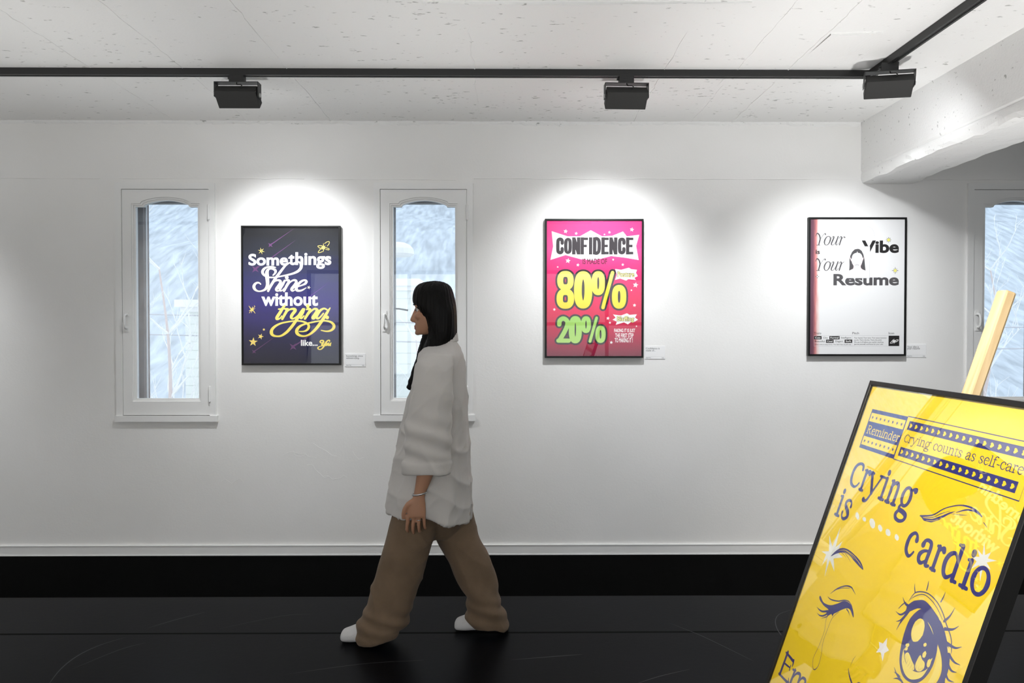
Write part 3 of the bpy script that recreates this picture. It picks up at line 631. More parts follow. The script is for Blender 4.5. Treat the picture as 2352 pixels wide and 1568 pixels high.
# heavy condensed capitals drawn as strokes: x 0..1 of the letter box, y 0 top .. 1 bottom
HV = {'C': [[(.80, .34), (.80, .22), (.68, .12), (.42, .12), (.27, .24), (.27, .76), (.42, .88), (.68, .88), (.80, .78), (.80, .66)]],
 'O': ['o'], 'N': [[(.2, 1), (.2, 0)], [(.2, .04), (.8, .96)], [(.8, 1), (.8, 0)]], 'F': [[(.22, 1), (.22, 0)], [(.1, .085), (.95, .085)], [(.2, .5), (.8, .5)]],
 'I': [[(.5, 1), (.5, 0)]], 'D': [[(.25, .085), (.55, .085), (.77, .25), (.77, .75), (.55, .915), (.25, .915)], [(.22, 1), (.22, 0)]],
 'E': [[(.24, 1), (.24, 0)], [(.1, .085), (.95, .085)], [(.2, .5), (.85, .5)], [(.1, .915), (.95, .915)]],
 'S': [[(.78, .3), (.76, .16), (.5, .09), (.25, .16), (.24, .34), (.5, .48), (.76, .64), (.76, .84), (.5, .91), (.24, .84), (.2, .68)]],
 'M': [[(.14, 1), (.14, 0)], [(.16, .05), (.5, .8)], [(.5, .8), (.84, .05)], [(.86, 1), (.86, 0)]], 'A': [[(.15, 1), (.45, .0)], [(.55, 0), (.85, 1)], [(.25, .7), (.75, .7)]],
 'K': [[(.2, 1), (.2, 0)], [(.85, 0), (.3, .55)], [(.4, .42), (.88, 1)]], 'G': [[(.8, .3), (.72, .13), (.42, .1), (.24, .25), (.24, .75), (.42, .9), (.7, .88), (.8, .75), (.8, .55), (.55, .55)]],
 'T': [[(.5, 1), (.5, 0)], [(.04, .085), (.96, .085)]], 'J': [[(.7, 0), (.7, .78), (.5, .91), (.25, .85), (.2, .7)]], 'U': [[(.2, 0), (.2, .75), (.35, .9), (.65, .9), (.8, .75), (.8, 0)]],
 'H': [[(.2, 1), (.2, 0)], [(.8, 1), (.8, 0)], [(.2, .5), (.8, .5)]], 'R': [[(.22, 1), (.22, 0)], [(.22, .085), (.6, .085), (.78, .2), (.78, .42), (.6, .53), (.25, .53)], [(.5, .53), (.84, 1)]],
 'P': [[(.22, 1), (.22, 0)], [(.22, .085), (.6, .085), (.78, .2), (.78, .45), (.6, .57), (.25, .57)]], '!': [[(.5, 0), (.5, .68)], [(.5, .86), (.5, 1)]]}
def heavy(s, x0, x1, yt, yb, m, S, wv=.36, gap=.1, narrow='I!'):
    ws = [(.5 if ch in narrow else .4 if ch == ' ' else 1.25 if ch == 'M' else 1.0) for ch in s]
    tot = sum(ws) + gap*(len(s)-1); u = (x1-x0)/tot; x = x0; h = yb-yt
    k = abs(A.f(*S(x0+u, yt))[0] - A.f(*S(x0, yt))[0])
    for ch, w in zip(s, ws):
        for st in HV.get(ch, []):
            if st == 'o': pts = [(.5, .10), (.27, .2), (.22, .5), (.27, .8), (.5, .90), (.73, .8), (.78, .5), (.73, .2)]; A.stroke([(x+a*u*w, yt+b*h, 1 if .15 < b < .85 else .72) for a, b in pts], wv*k, m, S=S, closed=True, smooth=4)
            else:
                straight = len(st) == 2 or len(st) == 3 and st[0][0] == st[1][0]
                wid = wv*(.75 if len(st) == 2 and abs(st[0][1]-st[1][1]) < .01 else 1.0)*k
                A.stroke([(x+(a if ch not in narrow else .5)*u*w, yt+b*h) for a, b in st], wid, m, S=S, smooth=0 if straight else 4, cap=not straight)
        x += u*(w+gap)
heavy('CONFIDENCE', 184, 952, 272, 440, CHAR, c2, wv=.43, gap=.03)
A.text('IS MADE OF', 448, 690, 536, 480, PLUM, off=.035, S=c2)
def big(cx, cy, rx, ry, w, m, hole=True, n=8):
    A.stroke([(cx+rx*math.copysign(abs(math.cos(t))**.75, math.cos(t)), cy+ry*math.copysign(abs(math.sin(t))**.85, math.sin(t))) for t in [2*math.pi*(i+.5)/12 for i in range(12)]], w*PK/4.2375, m, S=c2, closed=True, smooth=4)
for m, e in ((CHAR, 38), (YE2, 0)):
    big(281, 697, 52, 66, 58+e, m); big(281, 875, 56, 68, 62+e, m)
    big(456, 788, 52, 146, 76+e, m); big(604, 722, 38, 90, 56+e, m); big(811, 856, 42, 88, 58+e, m)
    A.stroke([(745, 618), (652, 962)], (34+e)*PK/4.2375, m, S=c2, smooth=0)
for m, e in ((CHAR, 36), (GRN, 0)):
    A.stroke([(222, 1128), (228, 1090), (262, 1070), (298, 1092), (302, 1130), (280, 1190), (228, 1282)], (44+e)*PK/4.2375, m, S=c2); A.stroke([(214, 1288), (316, 1288)], (42+e)*PK/4.2375, m, S=c2, smooth=0)
    big(381, 1180, 36, 106, 58+e, m); big(486, 1130, 28, 62, 42+e, m); big(630, 1226, 30, 64, 42+e, m)
    A.stroke([(590, 1064), (526, 1296)], (28+e)*PK/4.2375, m, S=c2, smooth=0)
A.poly([(770, 582), (830, 590), (905, 570), (930, 584), (986, 590), (976, 620), (994, 652), (960, 670), (976, 690), (900, 682), (880, 697), (820, 676), (770, 690), (788, 640)], WHITE, S=c2)
A.text('Posture', 793, 962, 664, 606, CHAR, off=.075, S=c2); A.text('Posture', 797, 958, 661, 609, PALEY, off=.012, S=c2)
A.poly([(752, 1030), (830, 1040), (890, 1018), (915, 1034), (988, 1028), (970, 1060), (998, 1082), (960, 1105), (930, 1104), (900, 1128), (860, 1108), (780, 1132), (790, 1100), (748, 1082), (778, 1062)], WHITE, S=c2)
A.text('Bluffing', 790, 962, 1112, 1046, CHAR, off=.075, S=c2); A.text('Bluffing', 794, 958, 1109, 1049, PALEY, off=.012, S=c2)
A.text('FAKING IT IS JUST', 764, 972, 1216, 1170, WHITE, off=.022, S=c2); A.text('THE FIRST STEP', 774, 956, 1258, 1216, WHITE, off=.022, S=c2); A.text('TO MAKING IT !', 770, 948, 1306, 1262, WHITE, off=.022, S=c2)
A.build('print', root2, -0.0185)

# ---- white poster
c3 = crop(1830, 480, 4.2375)
root3 = framed_poster('black framed white poster reading Your Vibe is Your Resume, nearest the beam', 2.1879, 1.6760)
PAPER = ink_ramp('paper_with_red_edge', [(0.0, (92, 66, 82)), (0.035, (120, 76, 90)), (0.062, (206, 130, 128)), (0.085, (238, 216, 212)), (0.11, (240, 240, 240)), (1.0, (240, 240, 240))], axis='X', lo=-HW, hi=HW, streak=0.03)
STAR = ink('star_yellow', (238, 232, 120)); LINE = ink('fine_grey', (196, 196, 200)); GREYI = ink('grey', (84, 82, 84)); SKIN = ink('blush_line', (222, 176, 186)); LIP = ink('grey_lip', (150, 140, 146))
A = Art(sheet_map(1966.9, 658.4, 0.0015), [PAPER, STAR, LINE, GREYI, SKIN, LIP, NEARBLACK, WHITE])
rectm(A, -HW, HW, -HH, HH, PAPER)
A.stroke([(590, 300), (605, 230), (640, 178), (690, 166), (732, 196), (748, 250), (750, 300)], .0012, LINE, S=c3); A.stroke([(370, 220), (395, 200), (430, 196), (460, 220), (470, 250)], .001, LINE, S=c3)
A.text('Vibe', 622, 992, 424, 300, NEARBLACK, off=.036, S=c3); A.text('Resume', 344, 994, 744, 630, GREYI, off=.036, S=c3)
A.text('is', 166, 208, 434, 392, NEARBLACK, off=.03, S=c3)
cy_ = crop(1860, 525, 11.2)
def your(dy, m, cut):
    def s(p, w=34): A.stroke([(x, y+dy, *r_) for x, y, *r_ in p], w*PK/11.2, m, S=cy_, smooth=5)
    s([(104, 178, .35), (125, 120, .6), (150, 105, .9), (190, 140, 1.0), (212, 200, 1.05), (218, 255, 1.05), (200, 330, 1.0), (180, 405, .9)]); s([(125, 412, .45), (215, 412, .45)])
    s([(222, 260, .3), (265, 190, .3), (320, 118, .35), (350, 105, .4)]); A.poly([(335, 130+dy), (352, 98+dy), (370, 110+dy), (368, 148+dy), (345, 150+dy)], m, S=cy_)
    s([(440, 182, .5), (390, 200, .7), (345, 270, 1.0), (330, 340, 1.0), (350, 400, .6), (400, 408, .5), (450, 360, .8), (485, 270, 1.1), (480, 205, .8), (440, 182, .5)])
    s([(510, 230, .35), (555, 188, .5), (578, 200, .9), (555, 270, 1.05), (520, 350, 1.0), (515, 395, .8), (550, 410, .4), (600, 370, .35), (640, 290, .35)]); s([(690, 185, .9), (660, 270, 1.0), (635, 350, 1.0), (632, 395, .8), (660, 408, .4), (700, 350, .35)])
    s([(708, 240, .35), (745, 195, .5), (775, 195, .9), (775, 240, 1.05), (745, 330, 1.0), (725, 405, .9)]); s([(785, 250, .3), (815, 210, .35), (845, 190, .4)])
    if not cut: A.poly([(840, 185+dy), (870, 188+dy), (882, 220+dy), (858, 232+dy), (846, 215+dy)], m, S=cy_)
your(0, GREYI, False); your(660, GREYI, True)
A.star(150, 1230, 58, NEARBLACK, n=4, inner=.28, S=cy_); A.star(150, 1230, 30, WHITE, n=4, inner=.45, rot=-45, S=cy_)
A.poly([(450, 357), (705, 357), (705, 672), (450, 672)], LINE, S=c3); A.poly([(453, 360), (702, 360), (702, 669), (453, 669)], WHITE, S=c3)
cp = crop(1925, 530, 11.613)
A.poly([(480, 468), (530, 470), (600, 520), (650, 620), (680, 760), (695, 920), (712, 1055), (620, 1020), (585, 990), (575, 920), (610, 860), (640, 740), (610, 650), (560, 590), (480, 575), (400, 595), (350, 650), (330, 750), (340, 850), (385, 930), (375, 1000), (340, 1020), (265, 1056), (275, 900), (270, 780), (290, 660), (340, 550), (410, 482)], GREYI, S=cp)
A.poly([(480, 575), (560, 590), (610, 650), (622, 740), (610, 850), (575, 930), (520, 978), (475, 985), (430, 970), (390, 930), (350, 850), (335, 740), (350, 650), (400, 595)], WHITE, smooth=3, S=cp)
A.poly([(655, 690), (650, 740), (625, 800), (610, 810), (622, 750)], WHITE, S=cp); A.poly([(288, 690), (300, 750), (325, 808), (335, 800), (322, 740)], WHITE, S=cp)
for p in ([(350, 850), (390, 930), (430, 970), (475, 985), (520, 978), (575, 930), (610, 850)], [(340, 700), (420, 705)], [(345, 740), (420, 738)], [(540, 700), (610, 700)], [(545, 742), (610, 740)], [(385, 940), (375, 1000), (330, 1025)], [(575, 930), (590, 990), (640, 1030)], [(288, 690), (300, 750), (325, 808)], [(655, 690), (645, 745), (620, 805)]): A.stroke(p, .0014, SKIN, S=cp)
A.stroke([(430, 905), (470, 893), (490, 893), (525, 905)], .0028, LIP, S=cp); A.stroke([(440, 915), (478, 925), (515, 915)], .002, LIP, S=cp); A.ell(585, 748, 8, 8, SKIN, S=cp); A.poly([(480, 530), (465, 580), (495, 580)], WHITE, S=cp)
A.star(888, 294, 30, NEARBLACK, n=8, inner=.4, S=c3); A.star(888, 294, 19, STAR, n=8, inner=.62, S=c3)
A.star(956, 596, 38, NEARBLACK, n=8, inner=.3, S=c3, tips=[1, .72]*4); A.star(956, 596, 19, STAR, n=8, inner=.62, S=c3)
ct = crop(1840, 740, 7.587)
A.text('Traits', 204, 330, 222, 184, NEARBLACK, off=.004, S=ct); A.text('Pitch', 886, 1002, 222, 182, NEARBLACK, off=.004, S=ct); A.text('Icon', 1530, 1628, 222, 182, NEARBLACK, off=.004, S=ct)
for p in ([(204, 246), (1720, 246)], [(204, 432), (1720, 432)], [(204, 246), (204, 432)], [(884, 246), (884, 432)], [(204, 374), (884, 374)], [(204, 312), (884, 312)]): A.stroke(p, .0010, LINE, S=ct, smooth=0)
for x0, x1, yt, yb, s, inv in ((204, 338, 254, 312, 'Cute', 1), (352, 462, 254, 312, 'Chic', 0), (476, 658, 254, 312, 'Formal', 1), (672, 878, 254, 312, 'Intelligent', 0), (210, 408, 316, 374, 'Beautiful', 0), (418, 552, 316, 374, 'Cool', 1), (572, 730, 316, 374, 'Elegant', 0), (748, 882, 316, 374, 'Soft', 1)):
    if inv: A.poly([(x0, yt), (x1, yt), (x1, yb), (x0, yb)], NEARBLACK, S=ct)
    q = 18 if inv else 12; A.text(s, x0+q, x1-q, yb-(6 if 'g' in s else 14), yt+14, WHITE if inv else NEARBLACK, off=.02 if inv else .004, S=ct)
A.text("Vibes come in many forms. You don't have to pick one.", 224, 868, 420, 390, NEARBLACK, S=ct)
for i, s in enumerate(("Your layout. Your tone. Your pause between", "words. That's the bio. That's the pitch.", "We see it all before you explain anything.", "Just be yourself, and focus on your vibe.")):
    A.text(s, 914, (1494, 1410, 1442, 1438)[i], 304+38*i, 272+38*i, NEARBLACK, S=ct)
A.poly([(1530, 248), (1720, 248), (1720, 430), (1530, 430)], NEARBLACK, S=ct)
A.star(1627, 345, 52, WHITE, n=8, inner=.3, S=ct, tips=[1, .6]*4)
for p in ([(1600, 330), (1570, 365), (1560, 380), (1600, 378), (1615, 362)], [(1650, 330), (1690, 318), (1700, 330), (1670, 355), (1645, 358)], [(1600, 360), (1650, 335)], [(1610, 318), (1640, 372)]): A.stroke(p, .0032, WHITE, S=ct)
A.build('print', root3, -0.0185)

# ---- caption cards beside the posters
CARD = ink('card', (238, 238, 238)); CARDL = ink('card_line', (170, 170, 172))
def caption_card(x, z, lines, label):
    root = empty('caption_card', (x, YW, z)); tag(root, label, 'label card', 'white caption cards beside the posters')
    bm = bmesh.new(); box(bm, -.0635, .0635, -.003, -.0005, -.041, .041); bevel(bm, .0006, 1); link('card', bm, CARD, root)
    global A
    A = Art(lambda x, y: (x/1000, y/1000), [CARDL, NEARBLACK])
    for i, (s, w) in enumerate(lines): A.text(s, -57, -57+w, 20-13*i - (2.5 if any(c in s for c in 'gyp') else 0), 31-13*i, NEARBLACK, off=.008)
    A.stroke([(-57, -27), (57, -27)], .0007, CARDL, smooth=0); A.text('Digital Print', -57, -26, -37, -30, NEARBLACK); A.text('2025', 42, 56, -36.5, -31, NEARBLACK)
    A.build('lettering', root, -0.0032)
caption_card(-0.940, 1.219, [('Somethings shine', 104), ('without trying...', 86)], 'small white caption card beside the dark blue poster reading Somethings shine without trying')
caption_card(0.931, 1.266, [('Confidence is', 86), ('made of...', 60)], 'small white caption card beside the pink poster reading Confidence is made of')
caption_card(2.572, 1.276, [('Your vibe is', 73), ('your resume', 80)], 'small white caption card beside the white poster reading Your vibe is your resume')

# ---- yellow poster on the easel
BO = Vector((0.8914, 1.7412, 1.2794)); BH = Vector((0.0113, 0.99994, 0)); BU = Vector((0.3214, -0.0036, 0.9469)); BN = Vector((-0.9469, 0.0107, 0.3214))
BWID, BHEI, BT = 0.618, 0.868, 0.030
def board_matrix(off=0.0):
    c = BO - BH*(BWID/2) - BU*(BHEI/2) - BN*(BT+off)
    m = Matrix((-BH, -BN, BU)).transposed().to_4x4(); m.translation = c; return m
rootb = empty('framed_poster'); rootb.matrix_world = board_matrix()
tag(rootb, 'large black framed yellow poster reading Crying is cardio, leaning on the wooden easel', 'poster')
frame_parts(rootb, BWID, BHEI, BT, 0.011, GLAZEB)
BY = ink('bright_yellow', (253, 218, 38)); BN_ = ink('navy', (50, 52, 122)); BG = ink('cool_white', (232, 236, 230)); BL = ink('light_yellow', (252, 228, 104)); BHH = ink('ochre', (206, 166, 70))
A = Art(lambda u, v: (u/1000-BWID/2, v/1000+BHEI/2), [BY, BN_, BG, BL, BHH, WHITE])
rectm(A, -BWID/2+.011, BWID/2-.011, -BHEI/2+.011, BHEI/2-.011, BY)
IM = {'N': BN_, 'G': BG, 'L': BL, 'Y': BY, 'H': BHH, 'W': WHITE}
BART = [('P','G',0,[(145,-311),(147,-314),(148,-317),(146,-319),(143,-320),(139,-319),(134,-317),(130,-315),(128,-311),(127,-308),(129,-306),(132,-305),(136,-306),(141,-308)]),('P','G',0,[(175,-310),(177,-312),
(176,-314),(175,-316),(172,-316),(168,-316),(165,-315),(162,-314),(161,-312),(161,-310),(163,-308),(166,-307),(169,-307),(173,-308)]),('P','G',0,[(214,-308),(217,-313),(217,-317),(215,-319),(211,-321),(205,-320),
(199,-318),(194,-314),(190,-310),(190,-306),(192,-303),(197,-302),(203,-302),(209,-305)]),('P','G',0,[(245,-310),(247,-313),(247,-316),(245,-318),(242,-319),(238,-318),(234,-317),(230,-314),(228,-311),(228,-309),
(230,-307),(233,-306),(237,-306),(241,-308)]),('P','G',0,[(278,-310),(280,-313),(280,-316),(278,-318),(274,-319),(270,-319),(265,-318),(262,-315),(260,-312),(260,-309),(262,-307),(266,-306),(271,-306),(275,-308)]),
('P','G',0,[(311,-311),(312,-313),(312,-316),(310,-318),(307,-319),(304,-318),(300,-317),(297,-315),(296,-312),(296,-310),(297,-308),(300,-307),(304,-308),(308,-309)]),('P','G',0,[(84,-355),(93,-402),(113,-381),
(107,-409),(137,-412),(101,-427),(123,-452),(87,-435),(90,-477),(74,-435),(61,-458),(63,-430),(39,-430),(71,-419),(48,-386),(78,-405)]),('P','N',3,[(86,-427),(100,-408),(120,-395),(149,-390),(187,-393),(214,-399),
(229,-410),(188,-405),(157,-400),(130,-403),(105,-414)]),('S','Y',0.9,[(111,-405,0.4),(133,-396),(162,-396),(184,-400,0.4)]),('S','Y',0.9,[(140,-394,0.4),(177,-395),(213,-404,0.4)]),('S','Y',0.8,[(132,-400,0.4),
(156,-399),(181,-403,0.3)]),('S','Y',0.8,[(183,-398,0.4),(204,-401),(221,-406,0.4)]),('S','N',1.3,[(125,-405,1),(139,-406,0.8),(151,-409,0.2)]),('S','N',1.3,[(142,-402,1),(159,-406,0.8),(176,-412,0.2)]),
('S','N',3,[(353,-253,1),(388,-242,1),(413,-223,0.8),(437,-211,0.8),(459,-204,0.9),(483,-202,1.1),(502,-205,1.3),(516,-210,0.9)]),('P','N',0,[(353,-253),(366,-254),(391,-249),(413,-237),(433,-224),(448,-218),(429,-231),
(410,-246),(392,-256),(369,-259)]),('S','N',1.5,[(357,-254,0.8),(390,-246,1),(411,-233,1),(432,-222,0.4)]),('S','N',2.5,[(450,-220,0.5),(473,-209,1.2),(495,-206,1),(507,-209,0.3)]),('S','N',1.6,[(438,-226,0.4),
(464,-221,0.8),(480,-217,0.3)]),('S','Y',1,[(375,-256,0.5),(397,-251,1),(415,-240,0.4)]),('S','N',1.6,[(524,-218,0.5),(531,-221,1),(537,-224,0.4)]),('P','G',0,[(542,-248),(554,-268),(565,-259),(562,-271),(583,-268),
(563,-278),(577,-286),(558,-284),(563,-312),(549,-287),(534,-299),(540,-284),(524,-280),(543,-275),(531,-264),(548,-270)]),('P','L',0,[(559,-316),(560,-319),(564,-318),(562,-320),(563,-323),(560,-322),(557,-324),
(557,-321),(554,-320),(558,-319)]),('P','L',0,[(574,-328),(575,-330),(578,-329),(576,-331),(578,-333),(575,-332),(572,-334),(573,-332),(570,-331),(573,-330)]),('S','L',2,[(594,-281,0.2),(603,-277,1.5),(611,-273,0.2)]),
('S','L',2,[(598,-272,0.2),(603,-277,1.5),(608,-284,0.2)]),('P','N',3,[(100,-519),(119,-526),(137,-525),(157,-519),(181,-505),(199,-492),(219,-488),(236,-491),(248,-499),(253,-508),(233,-499),(219,-501),(203,-511),
(187,-524),(178,-531),(176,-538),(169,-535),(158,-544),(148,-540),(152,-532),(126,-532),(101,-527)]),('S','N',4,[(150,-536,1.2),(131,-545,1),(115,-547,0.7),(102,-546,0.2)]),('S','N',4,[(157,-537,1.2),(141,-551,1),
(125,-557,0.7),(112,-557,0.2)]),('S','N',3,[(161,-538,1),(154,-548,0.9),(137,-559,0.2)]),('S','N',3,[(220,-503,1),(230,-505,0.8),(238,-510,0.2)]),('S','N',2.5,[(111,-525,1),(102,-524,0.8),(97,-521,0.2)]),
('S','N',2.6,[(132,-509,0.3),(149,-509,1),(178,-501,1.1),(198,-491,1),(217,-486,0.8),(236,-490,0.5)]),('S','N',2.6,[(138,-499,0.3),(160,-478,1.2),(187,-462,1.1),(208,-457,1.2),(221,-460,0.8),(233,-464,0.3)]),
('S','N',1.2,[(148,-487,0.6),(175,-472,1),(204,-461,0.8)]),('S','N',1.2,[(157,-546),(157,-557),(165,-577),(164,-614),(159,-642),(165,-657),(175,-663,1.6),(183,-658,1.6),(188,-646),(185,-625),(175,-600),(175,-570),
(178,-541),(195,-519)]),('P','W',0,[(382,-494),(387,-508),(399,-512),(389,-522),(392,-538),(377,-526),(364,-533),(369,-520),(361,-512),(375,-509)]),('S','N',1,[(306,-568,0.3),(301,-579,1),(300,-594,0.3)]),
('S','N',3,[(296,-600,0.3),(307,-610,1.2),(323,-618,1.3),(331,-622,0.6)]),('S','N',3,[(338,-613,0.8),(344,-607,1.2),(358,-604,0.8)]),('P','N',4,[(440,-414),(426,-437),(424,-467),(430,-498),(440,-518),(458,-532),
(480,-533),(501,-524),(515,-508),(523,-486),(523,-463),(517,-443),(501,-422),(470,-407),(452,-407)]),('P','L',4,[(439,-489),(439,-501),(446,-515),(461,-526),(479,-528),(496,-520),(509,-507),(515,-486),(517,-470),
(513,-478),(514,-490),(502,-503),(485,-511),(463,-511),(448,-504)]),('P','N',4,[(440,-491),(454,-501),(469,-508),(485,-508),(501,-500),(509,-488),(508,-474),(483,-470)]),('P','L',4,[(485,-480),(481,-495),(483,-504),
(491,-507),(500,-503),(505,-494),(502,-486),(493,-484)]),('P','L',4,[(451,-491),(446,-498),(453,-506),(468,-513),(482,-510),(479,-503),(467,-497),(458,-492)]),('S','H',0.8,[(448,-513,0.5),(452,-505,1),(451,-499,0.4)]),
('S','H',0.8,[(456,-513,0.5),(459,-505,1),(458,-499,0.4)]),('S','H',0.8,[(463,-513,0.5),(466,-505,1),(465,-499,0.4)]),('S','H',0.8,[(470,-513,0.5),(473,-505,1),(471,-499,0.4)]),('S','H',0.8,[(477,-512,0.5),(480,-505,1),
(478,-499,0.4)]),('S','H',0.8,[(485,-512,0.5),(487,-506,1),(484,-499,0.4)]),('S','H',0.8,[(491,-510,0.5),(493,-504,1),(491,-499,0.4)]),('S','H',0.8,[(495,-506,0.5),(497,-500,1),(497,-499,0.4)]),
('S','H',0.8,[(500,-502,0.5),(501,-496,1),(503,-500,0.4)]),('P','L',0,[(473,-438),(474,-447),(471,-455),(467,-462),(461,-466),(455,-468),(449,-465),(444,-460),(441,-452),(441,-443),(443,-435),(448,-428),(453,-424),
(460,-423),(466,-425),(471,-431)]),('P','L',0,[(449,-478),(449,-479),(448,-481),(447,-483),(445,-484),(443,-484),(441,-484),(440,-484),(439,-482),(439,-481),(440,-479),(442,-478),(444,-477),(445,-476),(447,-476),
(448,-477)]),('P','L',0,[(448,-485),(448,-487),(448,-488),(446,-490),(445,-490),(443,-491),(442,-491),(441,-490),(440,-489),(441,-488),(441,-486),(442,-485),(444,-484),(445,-484),(447,-484),(448,-484)]),
('P','L',0,[(492,-457),(492,-459),(491,-460),(490,-462),(489,-462),(487,-463),(486,-463),(485,-462),(484,-461),(484,-459),(485,-458),(486,-456),(487,-456),(489,-455),(490,-455),(491,-456)]),('P','L',0,[(499,-472),
(499,-474),(499,-476),(498,-478),(496,-480),(494,-480),(492,-480),(491,-478),(490,-476),(490,-474),(491,-472),(492,-470),(494,-468),(496,-468),(497,-469),(499,-470)]),('P','L',0,[(517,-479),(517,-482),(517,-485),
(516,-487),(514,-489),(512,-489),(510,-488),(509,-487),(508,-484),(508,-481),(508,-478),(510,-476),(511,-474),(513,-474),(515,-475),(516,-477)]),('S','L',2,[(476,-422,0.4),(488,-427,1),(499,-434,0.4)]),
('P','N',4,[(407,-418),(418,-405),(430,-398),(446,-392),(462,-393),(484,-399),(506,-407),(525,-419),(543,-435),(556,-451),(562,-471),(562,-486),(565,-500),(541,-513),(547,-496),(548,-480),(541,-465),(530,-453),
(519,-445),(500,-430),(474,-415),(455,-408),(438,-411),(419,-425),(407,-434),(407,-425)]),('S','N',2.2,[(406,-410,0.3),(415,-390,1),(434,-380,1),(457,-377,1),(483,-382,1),(505,-393,1.1),(522,-406,1.2),(542,-420,1.1),
(553,-437,0.9),(555,-445,0.3)]),('S','N',1.6,[(408,-406,0.3),(421,-393,1),(440,-383,1),(464,-384,1),(487,-391,1),(509,-403,0.5)]),('P','L',0,[(429,-393),(443,-387),(448,-390),(434,-396)]),('P','L',0,[(454,-386),
(470,-390),(483,-395),(470,-394)]),('P','L',0,[(488,-396),(502,-401),(512,-408),(501,-406)]),('P','L',0,[(509,-408),(519,-407),(524,-410),(514,-411)]),('P','L',0,[(527,-421),(534,-418),(542,-426),(537,-430)]),
('P','L',0,[(541,-437),(550,-439),(554,-445),(550,-449)]),('P','L',4,[(519,-447),(532,-456),(541,-468),(545,-484),(540,-503),(530,-519),(516,-526),(527,-507),(530,-482),(526,-464)]),('S','N',3.4,[(444,-373,0.8),
(443,-364,0.8),(441,-356,0.2)]),('S','N',3.4,[(415,-388,0.8),(409,-381,0.6),(406,-374,0.1)]),('S','N',3.4,[(490,-377,0.9),(492,-368,0.8),(493,-358,0.2)]),('S','N',3.4,[(514,-403,1.6),(523,-390,1),(528,-373,0.2)]),
('S','N',3.4,[(522,-414,1.8),(540,-407,1.1),(551,-396,0.2)]),('S','N',3.4,[(540,-433,1.8),(560,-431,1.1),(573,-423,0.2)]),('S','N',3.4,[(551,-447,1.8),(568,-452,1.1),(583,-450,0.2)]),('S','N',3.4,[(556,-462,1.8),
(569,-467,1.1),(581,-464,0.2)]),('S','N',3.4,[(556,-476,1.8),(569,-483,1.1),(583,-480,0.2)]),('S','N',3.4,[(556,-487,1.6),(563,-494,1),(570,-497,0.2)]),('S','N',3.4,[(411,-418,1.8),(398,-417,1.1),(386,-410,0.2)]),
('S','N',3.4,[(417,-421,1.8),(398,-440,1.1),(380,-441,0.2)]),('S','N',3.4,[(416,-426,1.6),(403,-448,1),(391,-457,0.2)]),('S','N',3.4,[(414,-431,1.4),(404,-453,1),(400,-470,0.2)]),('S','N',3.4,[(385,-433,0.4),
(392,-422,0.7),(400,-414,0.3)]),('S','N',3,[(430,-531,0.3),(443,-538,1),(463,-542,1.3),(476,-547,0.8)]),('S','N',3,[(433,-538,0.2),(445,-537,1),(454,-537,0.6)]),('S','N',3,[(438,-549,0.2),(449,-543,1),(465,-542,0.8)]),
('S','N',8.7,[(45,-685,1),(43,-740,1)]),('S','N',7.2,[(37,-689,0.6),(59,-689,0.9),(83,-690,1)]),('S','N',5.8,[(83,-687,1.1),(85,-695,0.9),(86,-701,0.4)]),('S','N',5.8,[(45,-712,0.7),(64,-710,0.8),(78,-708,0.5)]),
('S','N',5.8,[(77,-703,0.6),(79,-714,0.6)]),('S','N',7.2,[(38,-743,0.8),(67,-741,0.8),(93,-739,1)]),('S','N',5.8,[(87,-729,0.4),(94,-739,1.1)]),('S','N',8.7,[(103,-701,0.9),(101,-738,1)]),('S','N',6.5,[(93,-705,0.8),
(107,-701,0.6)]),('S','N',7.2,[(105,-718,0.5),(113,-705,0.8),(124,-699,1),(132,-702,1.2),(133,-723,1.2)]),('S','N',7.2,[(135,-712,0.5),(143,-700,0.8),(153,-697,1),(160,-700,1.2),(161,-717,1.2)])]
for k, m_, a_, pts in BART:
    if k == 'P': A.poly([p[:2] for p in pts], IM[m_], smooth=a_)
    else: A.stroke(pts, a_/1000, IM[m_], smooth=5)
